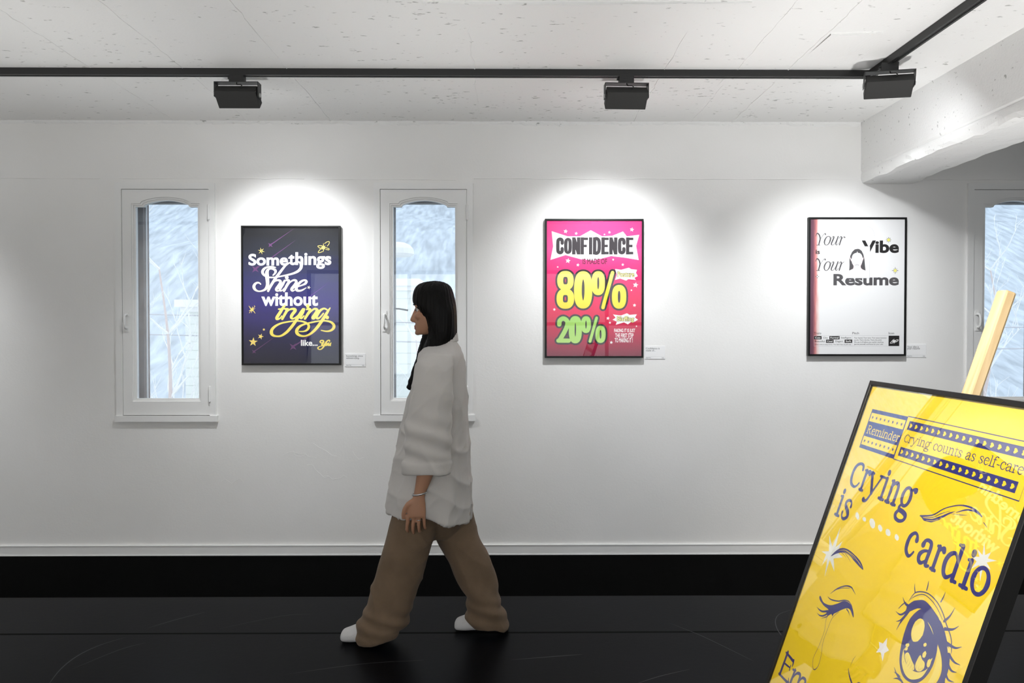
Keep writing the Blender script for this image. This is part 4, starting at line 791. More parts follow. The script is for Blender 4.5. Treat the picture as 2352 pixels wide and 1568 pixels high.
SER = {'C': (.80, [[(.72, .98, .9), (.66, 1.17, .8), (.45, 1.22, .7), (.2, 1.03, 1), (.1, .6, 1.1), (.2, .16, 1), (.45, 0, .7), (.64, .07, .6), (.76, .27, .5)]]),
 'r': (.55, [[(.18, 1), (.18, 0)], [(.04, 0, .7), (.34, 0, .7)], [(.05, 1, .6), (.2, 1, .6)], [(.18, .72, .4), (.3, .93, .7), (.43, .97, 1.3), (.5, .90, 1.1)]]),
 'y': (1.05, [[(.13, 1), (.52, .06)], [(.90, 1, .6), (.52, .06, .6), (.38, -.3, .7), (.24, -.42, .8), (.12, -.38, 1.2)], [(0, 1, .6), (.28, 1, .6)], [(.76, 1, .6), (1.05, 1, .6)]]),
 'i': (.38, [[(.18, 1), (.18, 0)], [(.02, 0, .7), (.36, 0, .7)], [(.04, 1, .6), (.18, 1, .6)], [(.17, 1.27, 1.25), (.17, 1.31, 1.25)]]),
 'n': (.88, [[(.18, 1), (.18, 0)], [(.05, 1, .6), (.2, 1, .6)], [(.03, 0, .7), (.34, 0, .7)], [(.18, .7, .4), (.35, .94, .8), (.55, .96, 1), (.66, .76, 1), (.66, 0, 1)], [(.52, 0, .7), (.84, 0, .7)]]),
 'm': (1.35, [[(.18, 1), (.18, 0)], [(.05, 1, .6), (.2, 1, .6)], [(.03, 0, .7), (.34, 0, .7)], [(.18, .7, .4), (.35, .94, .8), (.52, .96, 1), (.64, .76, 1), (.64, 0, 1)], [(.5, 0, .7), (.8, 0, .7)], [(.64, .7, .4), (.82, .94, .8), (1.0, .96, 1), (1.12, .76, 1), (1.12, 0, 1)], [(.98, 0, .7), (1.3, 0, .7)]]),
 'g': (.88, ['o', [(.58, .85, .6), (.70, .98, .7), (.84, .96, 1.4)], [(.26, .18, .6), (.15, .04, .8), (.2, -.08, 1), (.5, -.13, 1.1), (.72, -.24, 1.1), (.66, -.46, .8), (.4, -.56, .8), (.14, -.5, .9), (.06, -.32, 1), (.2, -.1, .7)]]),
 's': (.60, [[(.5, .72, .8), (.46, .92, .6), (.3, 1, .7), (.12, .86, .9), (.14, .66, 1), (.4, .42, 1.15), (.48, .2, 1), (.3, 0, .8), (.12, .05, .6), (.06, .28, .8)]]),
 'c': (.66, [[(.58, .76, 1.2), (.52, .95, .7), (.34, 1, .7), (.15, .8, 1), (.1, .5, 1.1), (.16, .18, 1), (.36, 0, .8), (.5, .05, .6), (.62, .25, .5)]]),
 'a': (.78, [[(.14, .74, 1.3), (.2, .94, .8), (.38, 1, .8), (.56, .85, 1), (.56, .12, 1), (.64, 0, .8), (.75, .04, .6)], [(.56, .6, .5), (.3, .52, .7), (.12, .3, 1.1), (.16, .06, 1), (.34, 0, .8), (.54, .2, .5)]]),
 'o': (.80, ['O']), 'u': (.88, [[(.18, 1, 1), (.18, .25, 1), (.3, .02, .9), (.5, .05, .7), (.64, .3, .5)], [(.66, 1), (.66, 0)], [(.03, 1, .6), (.2, 1, .6)], [(.5, 1, .6), (.67, 1, .6)], [(.66, 0, .7), (.84, 0, .7)]]),
 't': (.52, [[(.22, 1.25, .5), (.22, .2, 1), (.3, .02, .8), (.48, .1, .5)], [(.04, 1, .6), (.46, 1, .6)]]), 'e': (.70, [[(.12, .56, .5), (.6, .6, .5), (.56, .85, .9), (.36, 1, .8), (.14, .8, 1), (.1, .45, 1.1), (.2, .1, 1), (.4, 0, .8), (.62, .22, .5)]]),
 'l': (.38, [[(.18, 1.42), (.18, 0)], [(.02, 0, .7), (.36, 0, .7)], [(.04, 1.42, .6), (.18, 1.42, .6)]]), 'f': (.52, [[(.54, 1.36, 1.2), (.42, 1.44, .8), (.26, 1.36, .8), (.2, 1.1, 1), (.2, 0, 1)], [(.04, 1, .6), (.42, 1, .6)], [(.04, 0, .7), (.38, 0, .7)]]),
 '-': (.42, [[(.06, .42, .8), (.36, .42, .8)]]), 'R': (1.0, [[(.2, 1.4), (.2, 0)], [(.04, 0, .6), (.38, 0, .6)], [(.05, 1.4, .6), (.2, 1.4, .6)], [(.2, 1.4, .6), (.52, 1.39, .7), (.72, 1.12, 1.1), (.55, .82, .8), (.2, .76, .6)], [(.45, .76, .8), (.74, .1, 1.1), (.94, 0, .6)]]),
 'd': (.90, [[(.64, .75, .5), (.45, 1, .7), (.2, .85, 1), (.1, .5, 1.1), (.18, .12, 1), (.38, 0, .8), (.64, .25, .5)], [(.66, 1.38), (.66, 0)], [(.5, 1.38, .6), (.66, 1.38, .6)], [(.66, 0, .7), (.84, 0, .7)]])}
def serif_glyph(ch, u0, sx, v0, xh, m, wt):
    for st in SER[ch][1]:
        if st in ('o', 'O'):
            cx, cy, rx, ry = (.38, .56, .27, .42) if st == 'o' else (.40, .5, .31, .49)
            A.stroke([(u0+(cx+rx*math.cos(t))*sx, v0+(cy+ry*math.sin(t))*xh, 1.1-.35*abs(math.sin(t))) for t in [2*math.pi*i/12 for i in range(12)]], .16*xh*wt/1000, m, closed=True, smooth=4)
        else: A.stroke([(u0+p[0]*sx, v0+p[1]*xh, p[2] if len(p) > 2 else 1) for p in st], .16*xh*wt/1000, m, smooth=0 if len(st) == 2 else 5)
def serif(s, u0, u1, v0, xh, m, wt=1.0):
    ws = [SER[c][0] if c != ' ' else .45 for c in s]; sx = (u1-u0)/sum(ws); u = u0
    for c, w in zip(s, ws):
        if c != ' ': serif_glyph(c, u, sx, v0, xh, m, wt)
        u += w*sx
for c, a, b in (('C', 50, 98), ('r', 105, 130), ('y', 131, 189), ('i', 193, 212), ('n', 221, 261), ('g', 270, 314)): serif_glyph(c, a, (b-a)/(SER[c][0]-.04), -255, 46, BN_, 1.32)
for c, a, b, k in (('i', 39, 58, 46), ('s', 66, 102, 46), ('c', 338, 371, 46), ('a', 384, 425, 45), ('r', 431, 455, 44), ('d', 460, 509, 46), ('i', 519, 538, 47), ('o', 540, 584, 46)): serif_glyph(c, a, (b-a)/(SER[c][0]-.04), -334, k, BN_, 1.34)
def rct(u0, u1, v0, v1, m): A.poly([(u0, v0), (u1, v0), (u1, v1), (u0, v1)], m)
rct(45, 200, -164, -67, BN_); rct(49, 196, -97, -76, BY); rct(49, 196, -155, -134, BY)
for i in range(8):
    for v in (-86.5, -145): A.star(59+i*18, v, 5.2, BN_, rot=90, inner=.42)
serif('Reminder', 54, 195, -126, 13.5, BY, 1.05)
A.stroke([(200, -66), (586, -66), (586, -164), (200, -164)], .0020, BN_, smooth=0)
rct(211, 570, -95, -75, BN_); rct(211, 571, -154, -134, BN_)
for i in range(18):
    for v in (-85, -144): u = 221+i*20; A.poly([(u+5.4, v), (u+1.5, v+4), (u-2.2, v+5), (u-4.6, v+3), (u-3.0, v), (u-4.6, v-3), (u-2.2, v-5), (u+1.5, v-4)], BY)
serif('Crying counts as self-care', 213, 574, -121.5, 13.2, BN_, .95)
A.build('print', rootb, -BT+0.0065)

# ------------------------------------------------------------------ easel
rooth = empty('wooden_easel'); rooth.matrix_world = board_matrix()
tag(rooth, 'pale pine studio easel holding the yellow poster, its mast top sticking up', 'easel')
def easel_part(name, f, bev=.003):
    bm = bmesh.new(); f(bm); bevel(bm, bev, 2); return link(name, bm, PINE, rooth)
zb = -BHEI/2; zf = zb - 0.485
def bar(bm, a, b, wx, wy):
    a, b = Vector(a), Vector(b); d = (b-a).normalized(); x = Vector((1, 0, 0)); x = (x - d*x.dot(d)).normalized(); y = d.cross(x)
    box(bm, -wx/2, wx/2, -wy/2, wy/2, 0, (b-a).length, Matrix.Translation(a) @ Matrix((x, y, d)).transposed().to_4x4())
easel_part('mast', lambda bm: box(bm, -.006, .024, .002, .026, zb-.30, BHEI/2+.226), .005)
easel_part('ledge', lambda bm: box(bm, -.36, .36, -.055, .030, zb-.030, zb-.002))
easel_part('ledge_lip', lambda bm: box(bm, -.36, .36, -.065, -.052, zb-.034, zb+.012))
for s in (-1, 1): easel_part('leg', lambda bm: bar(bm, (.009+s*.05, .050, .25), (.009+s*.25, .050, zf), .030, .024))
easel_part('crossbar', lambda bm: bar(bm, (-.22, .076, -.66), (.24, .076, -.66), .030, .022))
easel_part('rear_leg', lambda bm: bar(bm, (.009, .080, .18), (.009, .26, -.83), .030, .024))
bm = bmesh.new(); tube(bm, [(-.02, .062, .19), (.04, .062, .19)], .006, 10); link('hinge_bolt', bm, GREYM, rooth)

# ------------------------------------------------------------------ the view through the windows
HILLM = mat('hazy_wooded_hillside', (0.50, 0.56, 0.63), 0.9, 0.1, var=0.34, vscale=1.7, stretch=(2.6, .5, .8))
SNOW = mat('pale_ground', (0.62, 0.66, 0.68), 0.9, 0.1, var=0.2, vscale=0.6)
BARK = mat('pale_bark', (0.62, 0.52, 0.50), 0.9, 0.1, bump=0.3, bscale=30)
TWIG = mat('white_overexposed_twig', (0.80, 0.80, 0.80), 0.9, 0.1)  # branch white carries the overexposed daylight; plain white on coping and lamp
TILEW = mat('pale_render', (0.70, 0.73, 0.70), 0.8, 0.2)
GREENP = mat('pale_green_metal', (0.40, 0.66, 0.52), 0.5, 0.3)
bm = bmesh.new(); box(bm, -40, 40, YW+1.0, 16, -3.4, -3.0); tag(link('outdoor_ground', bm, SNOW), kind='structure')
bm = bmesh.new(); g = []
for i in range(41):
    row = []
    for j in range(25):
        x = -45+90*i/40; y = 14+46*j/24; z = -3.3 + 20*(j/24)**0.85 + 1.5*noise.noise(Vector((x*.12, y*.12, 0))) + .5*noise.noise(Vector((x*.5, y*.5, 3)))
        row.append(bm.verts.new((x, y, z)))
    g.append(row)
for i in range(40):
    for j in range(24): bm.faces.new((g[i][j], g[i+1][j], g[i+1][j+1], g[i][j+1]))
tag(link('hillside', bm, HILLM, smooth=True), kind='structure')
def bare_tree(x, y, h, seed, label, spread=.55, thick=.05, depth=5):
    root = empty('bare_tree', (x, y, -3.0)); tag(root, label, 'tree', 'bare winter trees outside the windows')
    r_ = random.Random(seed); bt, bb = bmesh.new(), bmesh.new()
    n = 9; tr = [Vector((.06*math.sin(i*1.7+seed), .06*math.cos(i*1.3), h*i/(n-1))) for i in range(n)]
    ts = cr([(*q, thick*(1-.85*i/(n-1))) for i, q in enumerate(tr)], 4); tube(bt, [q[:3] for q in ts], [q[3] for q in ts], 8)
    def grow(p, d, l, rad, dep):
        pts = [p]; q = p.copy(); dd = d.copy()
        for k in range(4):
            dd = (dd + Vector((r_.uniform(-.22, .22), r_.uniform(-.22, .22), r_.uniform(-.05, .2)))).normalized(); q = q + dd*l/4; pts.append(q.copy())
        tube(bb, pts, [rad*(1-.18*k) for k in range(5)], 4, cap=False)
        if dep > 0:
            for k in range(r_.randint(2, 3)):
                b_ = pts[r_.randint(2, 4)]; nd = (dd + Vector((r_.uniform(-1, 1), r_.uniform(-1, 1), r_.uniform(-.2, .6)))*.75).normalized(); grow(b_, nd, l*r_.uniform(.5, .75), rad*.6, dep-1)
    for i in range(2, n):
        for k in range(3 if i > 3 else 2):
            a = r_.uniform(0, 6.28); grow(tr[i], Vector((math.cos(a), math.sin(a), r_.uniform(.3, 1.0))).normalized(), spread*h*.32*(1.15-i/n*.7), thick*.28*(1.1-i/n*.8)+.007, depth-2)
    link('trunk', bt, BARK, root); link('branches', bb, TWIG, root)
bare_tree(-3.32, 7.0, 5.0, 3, 'pale bare tree outside the window left of the dark blue poster')
bare_tree(-1.05, 8.2, 4.3, 8, 'pale bare tree outside the window behind the walking person')
bare_tree(6.4, 9.4, 5.2, 15, 'pale bare tree outside the window on the far right')
def block(name, x0, x1, y0, y1, z1, cap, label, courses):
    root = empty(name, ((x0+x1)/2, (y0+y1)/2, -3.0)); tag(root, label, 'building')
    dx, dy = (x1-x0)/2, (y1-y0)/2; bm = bmesh.new(); box(bm, -dx, dx, -dy, dy, 0, z1+3)
    z = .2
    while z < z1+3-.05: box(bm, -dx-.006, dx+.006, -dy-.006, dy+.006, z, z+courses-.008); z += courses
    link('wall', bm, TILEW, root)
    bm = bmesh.new(); box(bm, -dx-cap, dx+cap, -dy-cap, dy+cap, z1+3, z1+3.09); box(bm, -dx-cap*.5, dx+cap*.5, -dy-cap*.5, dy+cap*.5, z1+2.94, z1+3); link('coping', bm, TWIG, root)
block('garden_pillar', -4.02, -3.3, 9.0, 10.0, 1.70, .10, 'pale tiled pillar with a white coping outside the leftmost window', .11)
block('annexe_building', -2.75, -1.16, 9.2, 11.5, 1.98, .05, 'pale tiled outbuilding outside the window behind the walking person', .14)
root = empty('street_lamp', (-1.16, 7.0, -3.0)); tag(root, 'white domed street lamp outside the window behind the walking person', 'street lamp')
bm = bmesh.new(); tube(bm, [(-.02, 0, 0), (-.02, 0, 2.5), (-.02, 0, 5.05)], [.05, .045, .035], 10); tube(bm, cr([(-.02, 0, 5.05), (0, 0, 5.15), (.08, 0, 5.20)], 5), .03, 8); link('pole', bm, TWIG, root)
bm = bmesh.new(); tube(bm, [(.11, 0, 5.27), (.11, 0, 5.262), (.11, 0, 5.24), (.11, 0, 5.20), (.11, 0, 5.15), (.11, 0, 5.13)], [.01, .06, .11, .145, .15, .12], 20); link('lamp_head', bm, TWIG, root)
for zs, nm in (((1.585, 1.50, 1.44, 1.44), 'upper'), ((1.36, 1.285, 1.22, 1.20), 'lower')):
    bm = bmesh.new(); tube(bm, cr([(-9, 8, zs[0]+.1), (-3.95, 8, zs[0]), (-1.25, 8, zs[1]), (2, 8, zs[2]-.03), (5.6, 8, zs[3]), (10, 8, zs[3]+.05)], 8), .007, 6)
    tag(link('utility_cable', bm, mat('grey_cable_'+nm, (.42, .42, .46), .6)), '%s of the two grey cables crossing outside the windows' % nm, 'cable', 'cables outside the windows')
for x, z, lb in ((-3.02, 1.55, 'green fence post right of the bare tree trunk outside the leftmost window'), (-2.86, 1.38, 'shorter green fence post beside the pale pillar outside the leftmost window'), (-1.9, 1.42, 'green fence post outside the window behind the walking person')):
    root = empty('fence_post', (x, 8.6, -3.0)); tag(root, lb, 'fence post', 'green fence posts outside')
    bm = bmesh.new(); tube(bm, [(0, 0, 0), (0, 0, z+3)], .014, 8); link('post', bm, GREENP, root); bm = bmesh.new(); tube(bm, [(0, 0, z+3), (0, 0, z+3.03)], [.018, .008], 8); link('post_cap', bm, GREENP, root)

# ------------------------------------------------------------------ person walking to the left
def loft(bm, secs, n=28, horizontal=True, tilt=None):
    """secs: (cx, cy, cz, r1, r2[, exponent]); rings lie flat (horizontal) or stand across x"""
    rings = []
    for s in secs:
        cx, cy, cz, a, b = s[:5]; e = s[5] if len(s) > 5 else 1.0; ring = []
        for k in range(n):
            t = 2*math.pi*k/n; c, q = math.cos(t), math.sin(t)
            c = math.copysign(abs(c)**e, c); q = math.copysign(abs(q)**e, q)
            ring.append(bm.verts.new((cx+a*c, cy+b*q, cz + (tilt(a*c, b*q, cz) if tilt else 0)) if horizontal else (cx, cy+b*c, cz+a*q)))
        rings.append(ring)
    for i in range(len(rings)-1):
        for k in range(n): bm.faces.new((rings[i][k], rings[i][(k+1) % n], rings[i+1][(k+1) % n], rings[i+1][k]))
    bm.faces.new(rings[0][::-1]); bm.faces.new(rings[-1])
def ells(bm, c, r, M=None):
    g = bmesh.ops.create_uvsphere(bm, u_segments=16, v_segments=10, radius=1.0)
    for v in g['verts']: v.co = Vector((v.co.x*r[0]+c[0], v.co.y*r[1]+c[1], v.co.z*r[2]+c[2]))
def dens(secs, k=4): return cr(secs, k)
def fuse(bm, voxel, smooth=2, fac=0.5):
    """one continuous skin round everything in bm"""
    bmesh.ops.recalc_face_normals(bm, faces=bm.faces)
    me = bpy.data.meshes.new('work'); bm.to_mesh(me); bm.free(); o = bpy.data.objects.new('work', me); COL.objects.link(o)
    md = o.modifiers.new('r', 'REMESH'); md.mode = 'VOXEL'; md.voxel_size = voxel
    dg = bpy.context.evaluated_depsgraph_get(); ev = o.evaluated_get(dg); out = bmesh.new(); m2 = ev.to_mesh(); out.from_mesh(m2); ev.to_mesh_clear()
    bpy.data.objects.remove(o); bpy.data.meshes.remove(me)
    for _ in range(smooth): bmesh.ops.smooth_vert(out, verts=out.verts, factor=fac, use_axis_x=True, use_axis_y=True, use_axis_z=True)
    out.normal_update(); return out
def displace(bm, f):
    d = [(v, v.normal.copy()*f(v.co, v.normal)) for v in bm.verts]
    for v, q in d: v.co += q
    bm.normal_update()
def skin_mat():
    m = mat('warm_skin', (0.50, 0.27, 0.17), 0.5, 0.4, bump=0.05, bscale=300)
    b = m.node_tree.nodes['Principled BSDF']; b.inputs['Subsurface Weight'].default_value = 0.12; b.inputs['Subsurface Radius'].default_value = (.012, .005, .003); b.inputs['Subsurface Scale'].default_value = 1.0; return m
SKINM = skin_mat(); LIPM = mat('lip', (0.36, 0.11, 0.09), 0.4, 0.4)
HAIRM = mat('black_hair', (0.0035, 0.003, 0.0028), 0.5, 0.16, bump=0.5, bscale=1.0, stretch=(260, 260, 7))
SHIRTM = mat('off_white_cotton', (0.66, 0.635, 0.61), 0.85, 0.15, bump=0.18, bscale=420, sheen=0.15)
TROUM = mat('khaki_cotton', (0.215, 0.150, 0.098), 0.9, 0.12, bump=0.25, bscale=380, var=0.12, vscale=12, sheen=0.1)
SOCKM = mat('white_sock_knit', (0.72, 0.71, 0.71), 0.9, 0.1, bump=0.3, bscale=350)
EYEM = mat('eye_white', (0.75, 0.73, 0.70), 0.2, 0.5); IRISM = mat('dark_iris', (0.02, 0.012, 0.008), 0.2, 0.5); SILVER = mat('silver_band', (0.7, 0.7, 0.7), 0.25, 0.5, metal=0.8)
YP = 3.27
pr = empty('person', (-0.36, YP, 0)); tag(pr, 'person with black hair in loose white shirt and khaki trousers, walking left', 'person')
def plink(name, bm, mats, parent=pr, smooth=True):
    for v in bm.verts: v.co.x += 0.36
    return link(name, bm, mats, parent, smooth)
N_ = -0.235     # y offset of the near arm
bm = bmesh.new()
def fb(z, f, b, hw, e=.92): return ((f+b)/2, 0.0, z, (b-f)/2, hw, e)
loft(bm, dens([fb(1.383, -.402, -.365, .018), fb(1.392, -.411, -.345, .032), fb(1.418, -.414, -.312, .050), fb(1.445, -.413, -.288, .060), fb(1.47, -.410, -.268, .067), fb(1.495, -.408, -.257, .071), fb(1.512, -.413, -.253, .073), fb(1.53, -.416, -.250, .075), fb(1.555, -.411, -.250, .074), fb(1.58, -.393, -.262, .063), fb(1.60, -.362, -.29, .042), fb(1.611, -.34, -.312, .014)]), 32)
loft(bm, dens([(-.410, 0, 1.508, .006, .007), (-.416, 0, 1.482, .011, .009), (-.423, 0, 1.458, .0145, .0135), (-.4235, 0, 1.448, .0155, .0165), (-.417, 0, 1.440, .012, .013)]), 14)       # nose
ells(bm, (-.4135, 0, 1.4215), (.008, .021, .0055)); ells(bm, (-.412, 0, 1.411), (.0085, .018, .006)); ells(bm, (-.404, 0, 1.392), (.014, .02, .012))  # lips, chin
for s in (-1, 1):
    ells(bm, (-.398, s*.034, 1.468), (.018, .024, .018)); ells(bm, (-.405, s*.032, 1.513), (.011, .024, .006)); ells(bm, (-.318, s*.073, 1.476), (.018, .008, .030))  # cheek, brow, ear
loft(bm, dens([(-.318, 0, 1.43, .052, .05), (-.300, 0, 1.37, .050, .050), (-.288, 0, 1.32, .056, .062), (-.288, 0, 1.295, .075, .13), (-.30, 0, 1.25, .088, .165), (-.305, 0, 1.15, .10, .155), (-.31, 0, 1.0, .092, .135), (-.325, 0, .85, .10, .15), (-.33, 0, .74, .115, .165), (-.335, 0, .64, .10, .15)]), 28)
for s, hy in ((-1, 0), (1, 0)):      # arms, wrists, palms, fingers
    Y = s*abs(N_)
    loft(bm, dens([(-.305, s*.15, 1.285, .045, .04), (-.315, s*.195, 1.22, .046, .042), (-.325, s*.222, 1.08, .041, .038), (-.333, Y, .93, .037, .035), (-.335, Y, .85, .038, .035), (-.345, Y, .79, .036, .031), (-.366, Y, .715, .026, .020), (-.372, Y, .693, .026, .018), (-.378, Y, .668, .034, .017), (-.381, Y, .640, .039, .016), (-.381, Y, .615, .039, .014), (-.380, Y, .606, .034, .010)]), 20)
    for fx, L_, r_, sp in ((-.4115, .090, .0080, -.012), (-.3915, .098, .0083, -.006), (-.3715, .090, .0080, .000), (-.3530, .072, .0070, .006)):
        d = -s
        tube(bm, cr([(fx, Y, .628), (fx+sp*.5, Y+d*.002, .606), (fx+sp*.8-.002, Y+d*.008, .606-L_*.40), (fx+sp-.002, Y+d*.022, .606-L_*.68), (fx+sp, Y+d*.038, .606-L_*.80)], 3), [r_*1.05]*4+[r_]*5+[r_*.92]*3+[r_*.75], 10)
    tube(bm, cr([(-.396, Y+s*.002, .676), (-.424, Y+s*.004, .655), (-.437, Y+s*.002, .624), (-.438, Y-s*.006, .598)], 4), [.013]*4+[.0105]*4+[.009]*4+[.007], 10)
YF, YR = -.065, .055
loft(bm, dens([(-.36, YF*1.2, .66, .095, .085), (-.43, YF*1.1, .48, .07, .065), (-.475, YF, .38, .055, .052), (-.52, YF, .28, .055, .050), (-.575, YF, .13, .038, .036), (-.600, YF, .06, .036, .033)]), 20)
loft(bm, dens([(-.32, YR*1.2, .66, .095, .085), (-.26, YR*1.1, .48, .07, .065), (-.215, YR, .38, .056, .052), (-.165, YR, .28, .054, .050), (-.105, YR, .13, .038, .036), (-.095, YR, .07, .036, .033)]), 20)
def foot(bm, x0, y, k=0.0, sc=1.0, rx=0.0):
    loft(bm, dens([(x0, y, .020+k*0, .010, .016), (x0+.012, y, .026, .022, .030), (x0+.045, y, .031, .029, .040), (x0+.085, y, .040, .038, .041), (x0+.13, y, .048, .045, .036), (x0+.175, y, .045, .042, .032), (x0+.205, y, .038, .034, .029), (x0+.22, y, .034, .020, .018)], 3), 20, horizontal=False)
foot(bm, -.742, YF+.004); foot(bm, -.238, YR+.004)
body = fuse(bm, .0042, 2)
for f in body.faces:
    c = f.calc_center_median()
    f.material_index = 1 if (c.x < -.409 and abs(c.y) < .021 and 1.4055 < c.z < 1.4275) else 0
bo = plink('body', body, [SKINM, LIPM])
for s in (-1, 1):
    bm = bmesh.new(); ells(bm, (-.4015, s*.031, 1.4955), (.0115, .0125, .0085))
    for f in bm.faces: f.material_index = 1 if f.calc_center_median().x < -.406 else 0
    plink('eye', bm, [EYEM, IRISM], bo)
    bm = bmesh.new(); tube(bm, cr([(-.4205, s*.012, 1.517), (-.419, s*.028, 1.5205), (-.409, s*.046, 1.516)], 4), [.0012, .002, .0025, .003, .003, .003, .002, .0015, .001], 6); plink('eyebrow', bm, HAIRM, bo)
# hair: one mass round the skull, open at the face, falling into the collar, with a lock over the far shoulder
bm = bmesh.new()
loft(bm, dens([fb(1.627, -.335, -.315, .012), fb(1.621, -.378, -.282, .045), fb(1.605, -.408, -.256, .070), fb(1.58, -.421, -.244, .085), fb(1.55, -.426, -.237, .090), fb(1.528, -.423, -.233, .092, .85), fb(1.508, -.408, -.230, .093, .75), fb(1.480, -.386, -.228, .093, .65), fb(1.45, -.366, -.227, .093, .7), fb(1.40, -.355, -.226, .091, .8), fb(1.375, -.358, -.227, .088), fb(1.35, -.368, -.238, .083), fb(1.32, -.380, -.262, .076), fb(1.29, -.388, -.30, .062), fb(1.25, -.392, -.33, .05)], 4), 40)
tube(bm, cr([(-.345, .035, 1.42), (-.385, .055, 1.29), (-.418, .06, 1.20), (-.440, .06, 1.155), (-.456, .058, 1.128)], 5), [.030]*6+[.026]*5+[.021]*5+[.014]*4+[.004], 12)
hair = fuse(bm, .0045, 3)
def hd(c, n):
    a = math.atan2(c.y, c.x+.31); return .0035*noise.noise(Vector((a*16, c.z*2.2, 1))) + .0018*noise.noise(Vector((a*40, c.z*3, 7)))
displace(hair, hd); plink('hair', hair, HAIRM)
# shirt
def hem(dx, dy, z):
    if z > .64: return 0
    t = dx/.19; return (-.028*t) + .055*max(0, 1-abs(t+.02)*2.1) * (1 if abs(dy) > .08 else 0)
bm = bmesh.new()
loft(bm, dens([fb(1.352, -.352, -.228, .058), fb(1.335, -.365, -.216, .074), fb(1.312, -.382, -.206, .115), fb(1.287, -.395, -.199, .165), fb(1.25, -.403, -.194, .190), fb(1.20, -.413, -.190, .198), fb(1.14, -.427, -.185, .200), fb(1.02, -.462, -.179, .203), fb(.90, -.489, -.173, .207), fb(.80, -.511, -.169, .212), fb(.70, -.529, -.166, .216), fb(.62, -.540, -.164, .219), fb(.566, -.545, -.162, .219)], 5), 56, tilt=hem)
sl = []
for s in (-1, 1):
    loft(bm, dens([(-.300, s*.145, 1.295, .060, .050), (-.310, s*.190, 1.245, .078, .052), (-.318, s*.222, 1.16, .086, .054), (-.326, s*.240, 1.04, .091, .056), (-.332, s*.246, .93, .094, .056), (-.335, s*.246, .86, .094, .055), (-.336, s*.246, .838, .093, .054)], 4), 28)
    loft(bm, [(-.336, s*.246, .846, .098, .058), (-.336, s*.246, .842, .101, .061), (-.337, s*.246, .820, .101, .061), (-.337, s*.246, .798, .099, .059), (-.337, s*.246, .795, .094, .055)], 28)
shirt = fuse(bm, .0055, 3)
def sd(c, n):
    a = math.atan2(c.y, c.x+.32); low = max(0, min(1, (1.15-c.z)/.5))
    w = 1-abs(noise.noise(Vector((c.x*7+c.z*3.5, c.y*5, c.z*5.0))))*2; w2 = 1-abs(noise.noise(Vector((c.x*15-c.z*9, c.y*12, c.z*9.0+4))))*2
    v = math.sin(a*9 + 2.5*noise.noise(Vector((a*2, c.z*2.5, 0))))
    el = math.exp(-((c.z-.93)/.10)**2) if abs(c.y) > .19 else 0
    return .0085*w*abs(w) + .003*w2*abs(w2) + .006*low*v + .006*el*math.sin(c.z*75+c.x*25)
displace(shirt, sd)
for _ in range(1): bmesh.ops.smooth_vert(shirt, verts=shirt.verts, factor=.4, use_axis_x=True, use_axis_y=True, use_axis_z=True)
so = plink('shirt', shirt, SHIRTM)
bm = bmesh.new()
loft(bm, [(-.288, 0, 1.338, .070, .073), (-.286, 0, 1.360, .066, .069), (-.284, 0, 1.378, .063, .066), (-.283, 0, 1.380, .057, .060), (-.284, 0, 1.345, .055, .058)], 36, tilt=lambda dx, dy, z: .22*dx); plink('collar', fuse(bm, .0045, 1), SHIRTM, so)
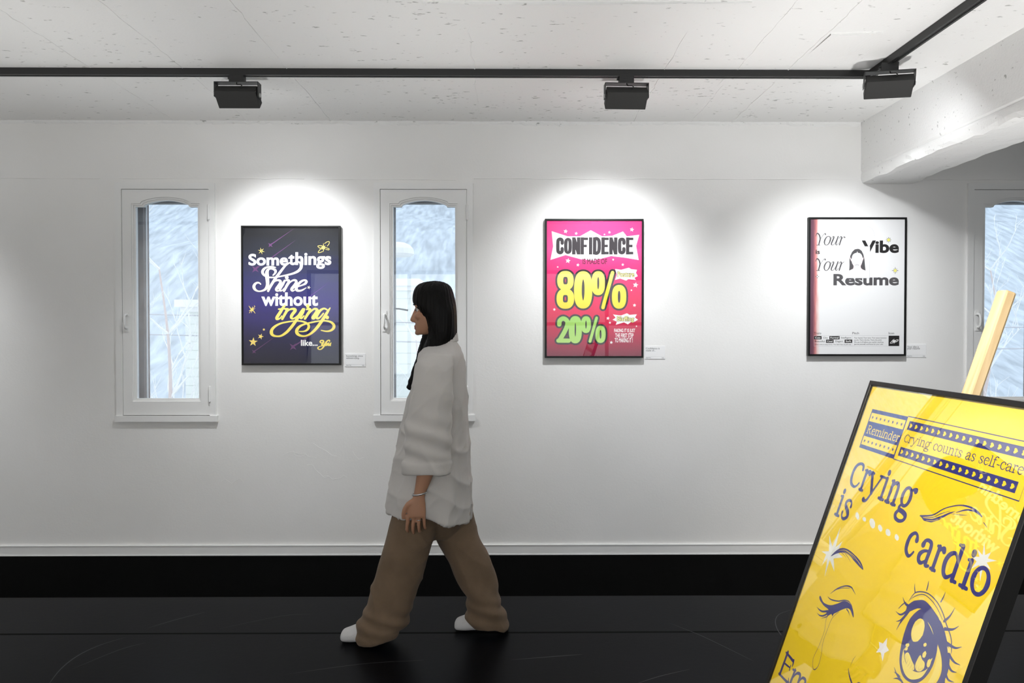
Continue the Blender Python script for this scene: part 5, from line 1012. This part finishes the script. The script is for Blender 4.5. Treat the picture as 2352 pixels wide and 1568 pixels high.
# trousers
bm = bmesh.new()
def fy(z, f, b, y, hw, e=.9): return ((f+b)/2, y, z, (b-f)/2, hw, e)
loft(bm, dens([fb(.80, -.45, -.20, .15), fb(.68, -.475, -.185, .165), fb(.60, -.495, -.172, .15), fb(.55, -.49, -.172, .115), fb(.50, -.46, -.21, .08), fb(.455, -.41, -.27, .05)]), 40)
loft(bm, dens([fy(.60, -.500, -.30, YF-.01, .10), fy(.50, -.528, -.315, YF-.01, .10), fy(.42, -.552, -.345, YF-.01, .095), fy(.32, -.582, -.372, YF-.005, .090), fy(.22, -.610, -.403, YF, .088), fy(.13, -.640, -.436, YF, .088), fy(.085, -.662, -.452, YF, .088), fy(.05, -.668, -.474, YF, .087), fy(.022, -.660, -.490, YF, .083)]), 32, tilt=lambda dx, dy, z: (.22*dx - .0 if z < .06 else 0))
loft(bm, dens([fy(.60, -.37, -.170, YR+.01, .10), fy(.50, -.345, -.145, YR+.01, .10), fy(.42, -.315, -.118, YR+.01, .095), fy(.33, -.265, -.080, YR, .090), fy(.22, -.212, -.042, YR, .086), fy(.15, -.178, -.030, YR, .084), fy(.09, -.188, -.014, YR, .085), fy(.055, -.186, .000, YR, .085), fy(.022, -.150, .004, YR, .080)]), 32, tilt=lambda dx, dy, z: (-.12*dx if z < .06 else 0))
tr = fuse(bm, .006, 3)
def td(c, n):
    w = 1-abs(noise.noise(Vector((c.x*8+c.z*5, c.y*5, c.z*3.2))))*2; w2 = 1-abs(noise.noise(Vector((c.x*10-c.z*4, c.y*8, c.z*6+9))))*2
    k = math.exp(-((c.z-.10)/.07)**2); bk = max(0, (c.x+.30)*2.0)
    return .007*w*abs(w) + .0035*w2 + .005*k*math.sin(c.z*95+c.x*28+c.y*12) + .012*min(bk, .5)*math.sin((c.x+c.z)*34+c.y*9)
displace(tr, td); plink('trousers', tr, TROUM)
for x0, y in ((-.746, YF+.004), (-.242, YR+.004)):
    bm = bmesh.new()
    loft(bm, dens([(x0, y, .022, .012, .018), (x0+.012, y, .0285, .026, .034), (x0+.045, y, .034, .033, .044), (x0+.085, y, .043, .041, .045), (x0+.13, y, .052, .050, .040), (x0+.18, y, .050, .048, .036), (x0+.215, y, .042, .040, .033), (x0+.228, y, .036, .022, .020)], 3), 22, horizontal=False)
    loft(bm, [(x0+.160, y, .05, .042, .040), (x0+.168, y, .10, .043, .041), (x0+.172, y, .15, .045, .043)], 20)
    plink('sock', fuse(bm, .0045, 2), SOCKM)
bm = bmesh.new(); tube(bm, [(-.3685+.0275*math.cos(t)*1.06, N_+.0225*math.sin(t), .708+.006*math.cos(t)) for t in [2*math.pi*i/24 for i in range(25)]], .0045, 8, cap=False); plink('bracelet', bm, SILVER)
bm = bmesh.new(); tube(bm, [(-.3725+.0098*math.cos(t), N_+.004+.0095*math.sin(t), .594) for t in [2*math.pi*i/16 for i in range(17)]], .0018, 6, cap=False); plink('ring', bm, SILVER)
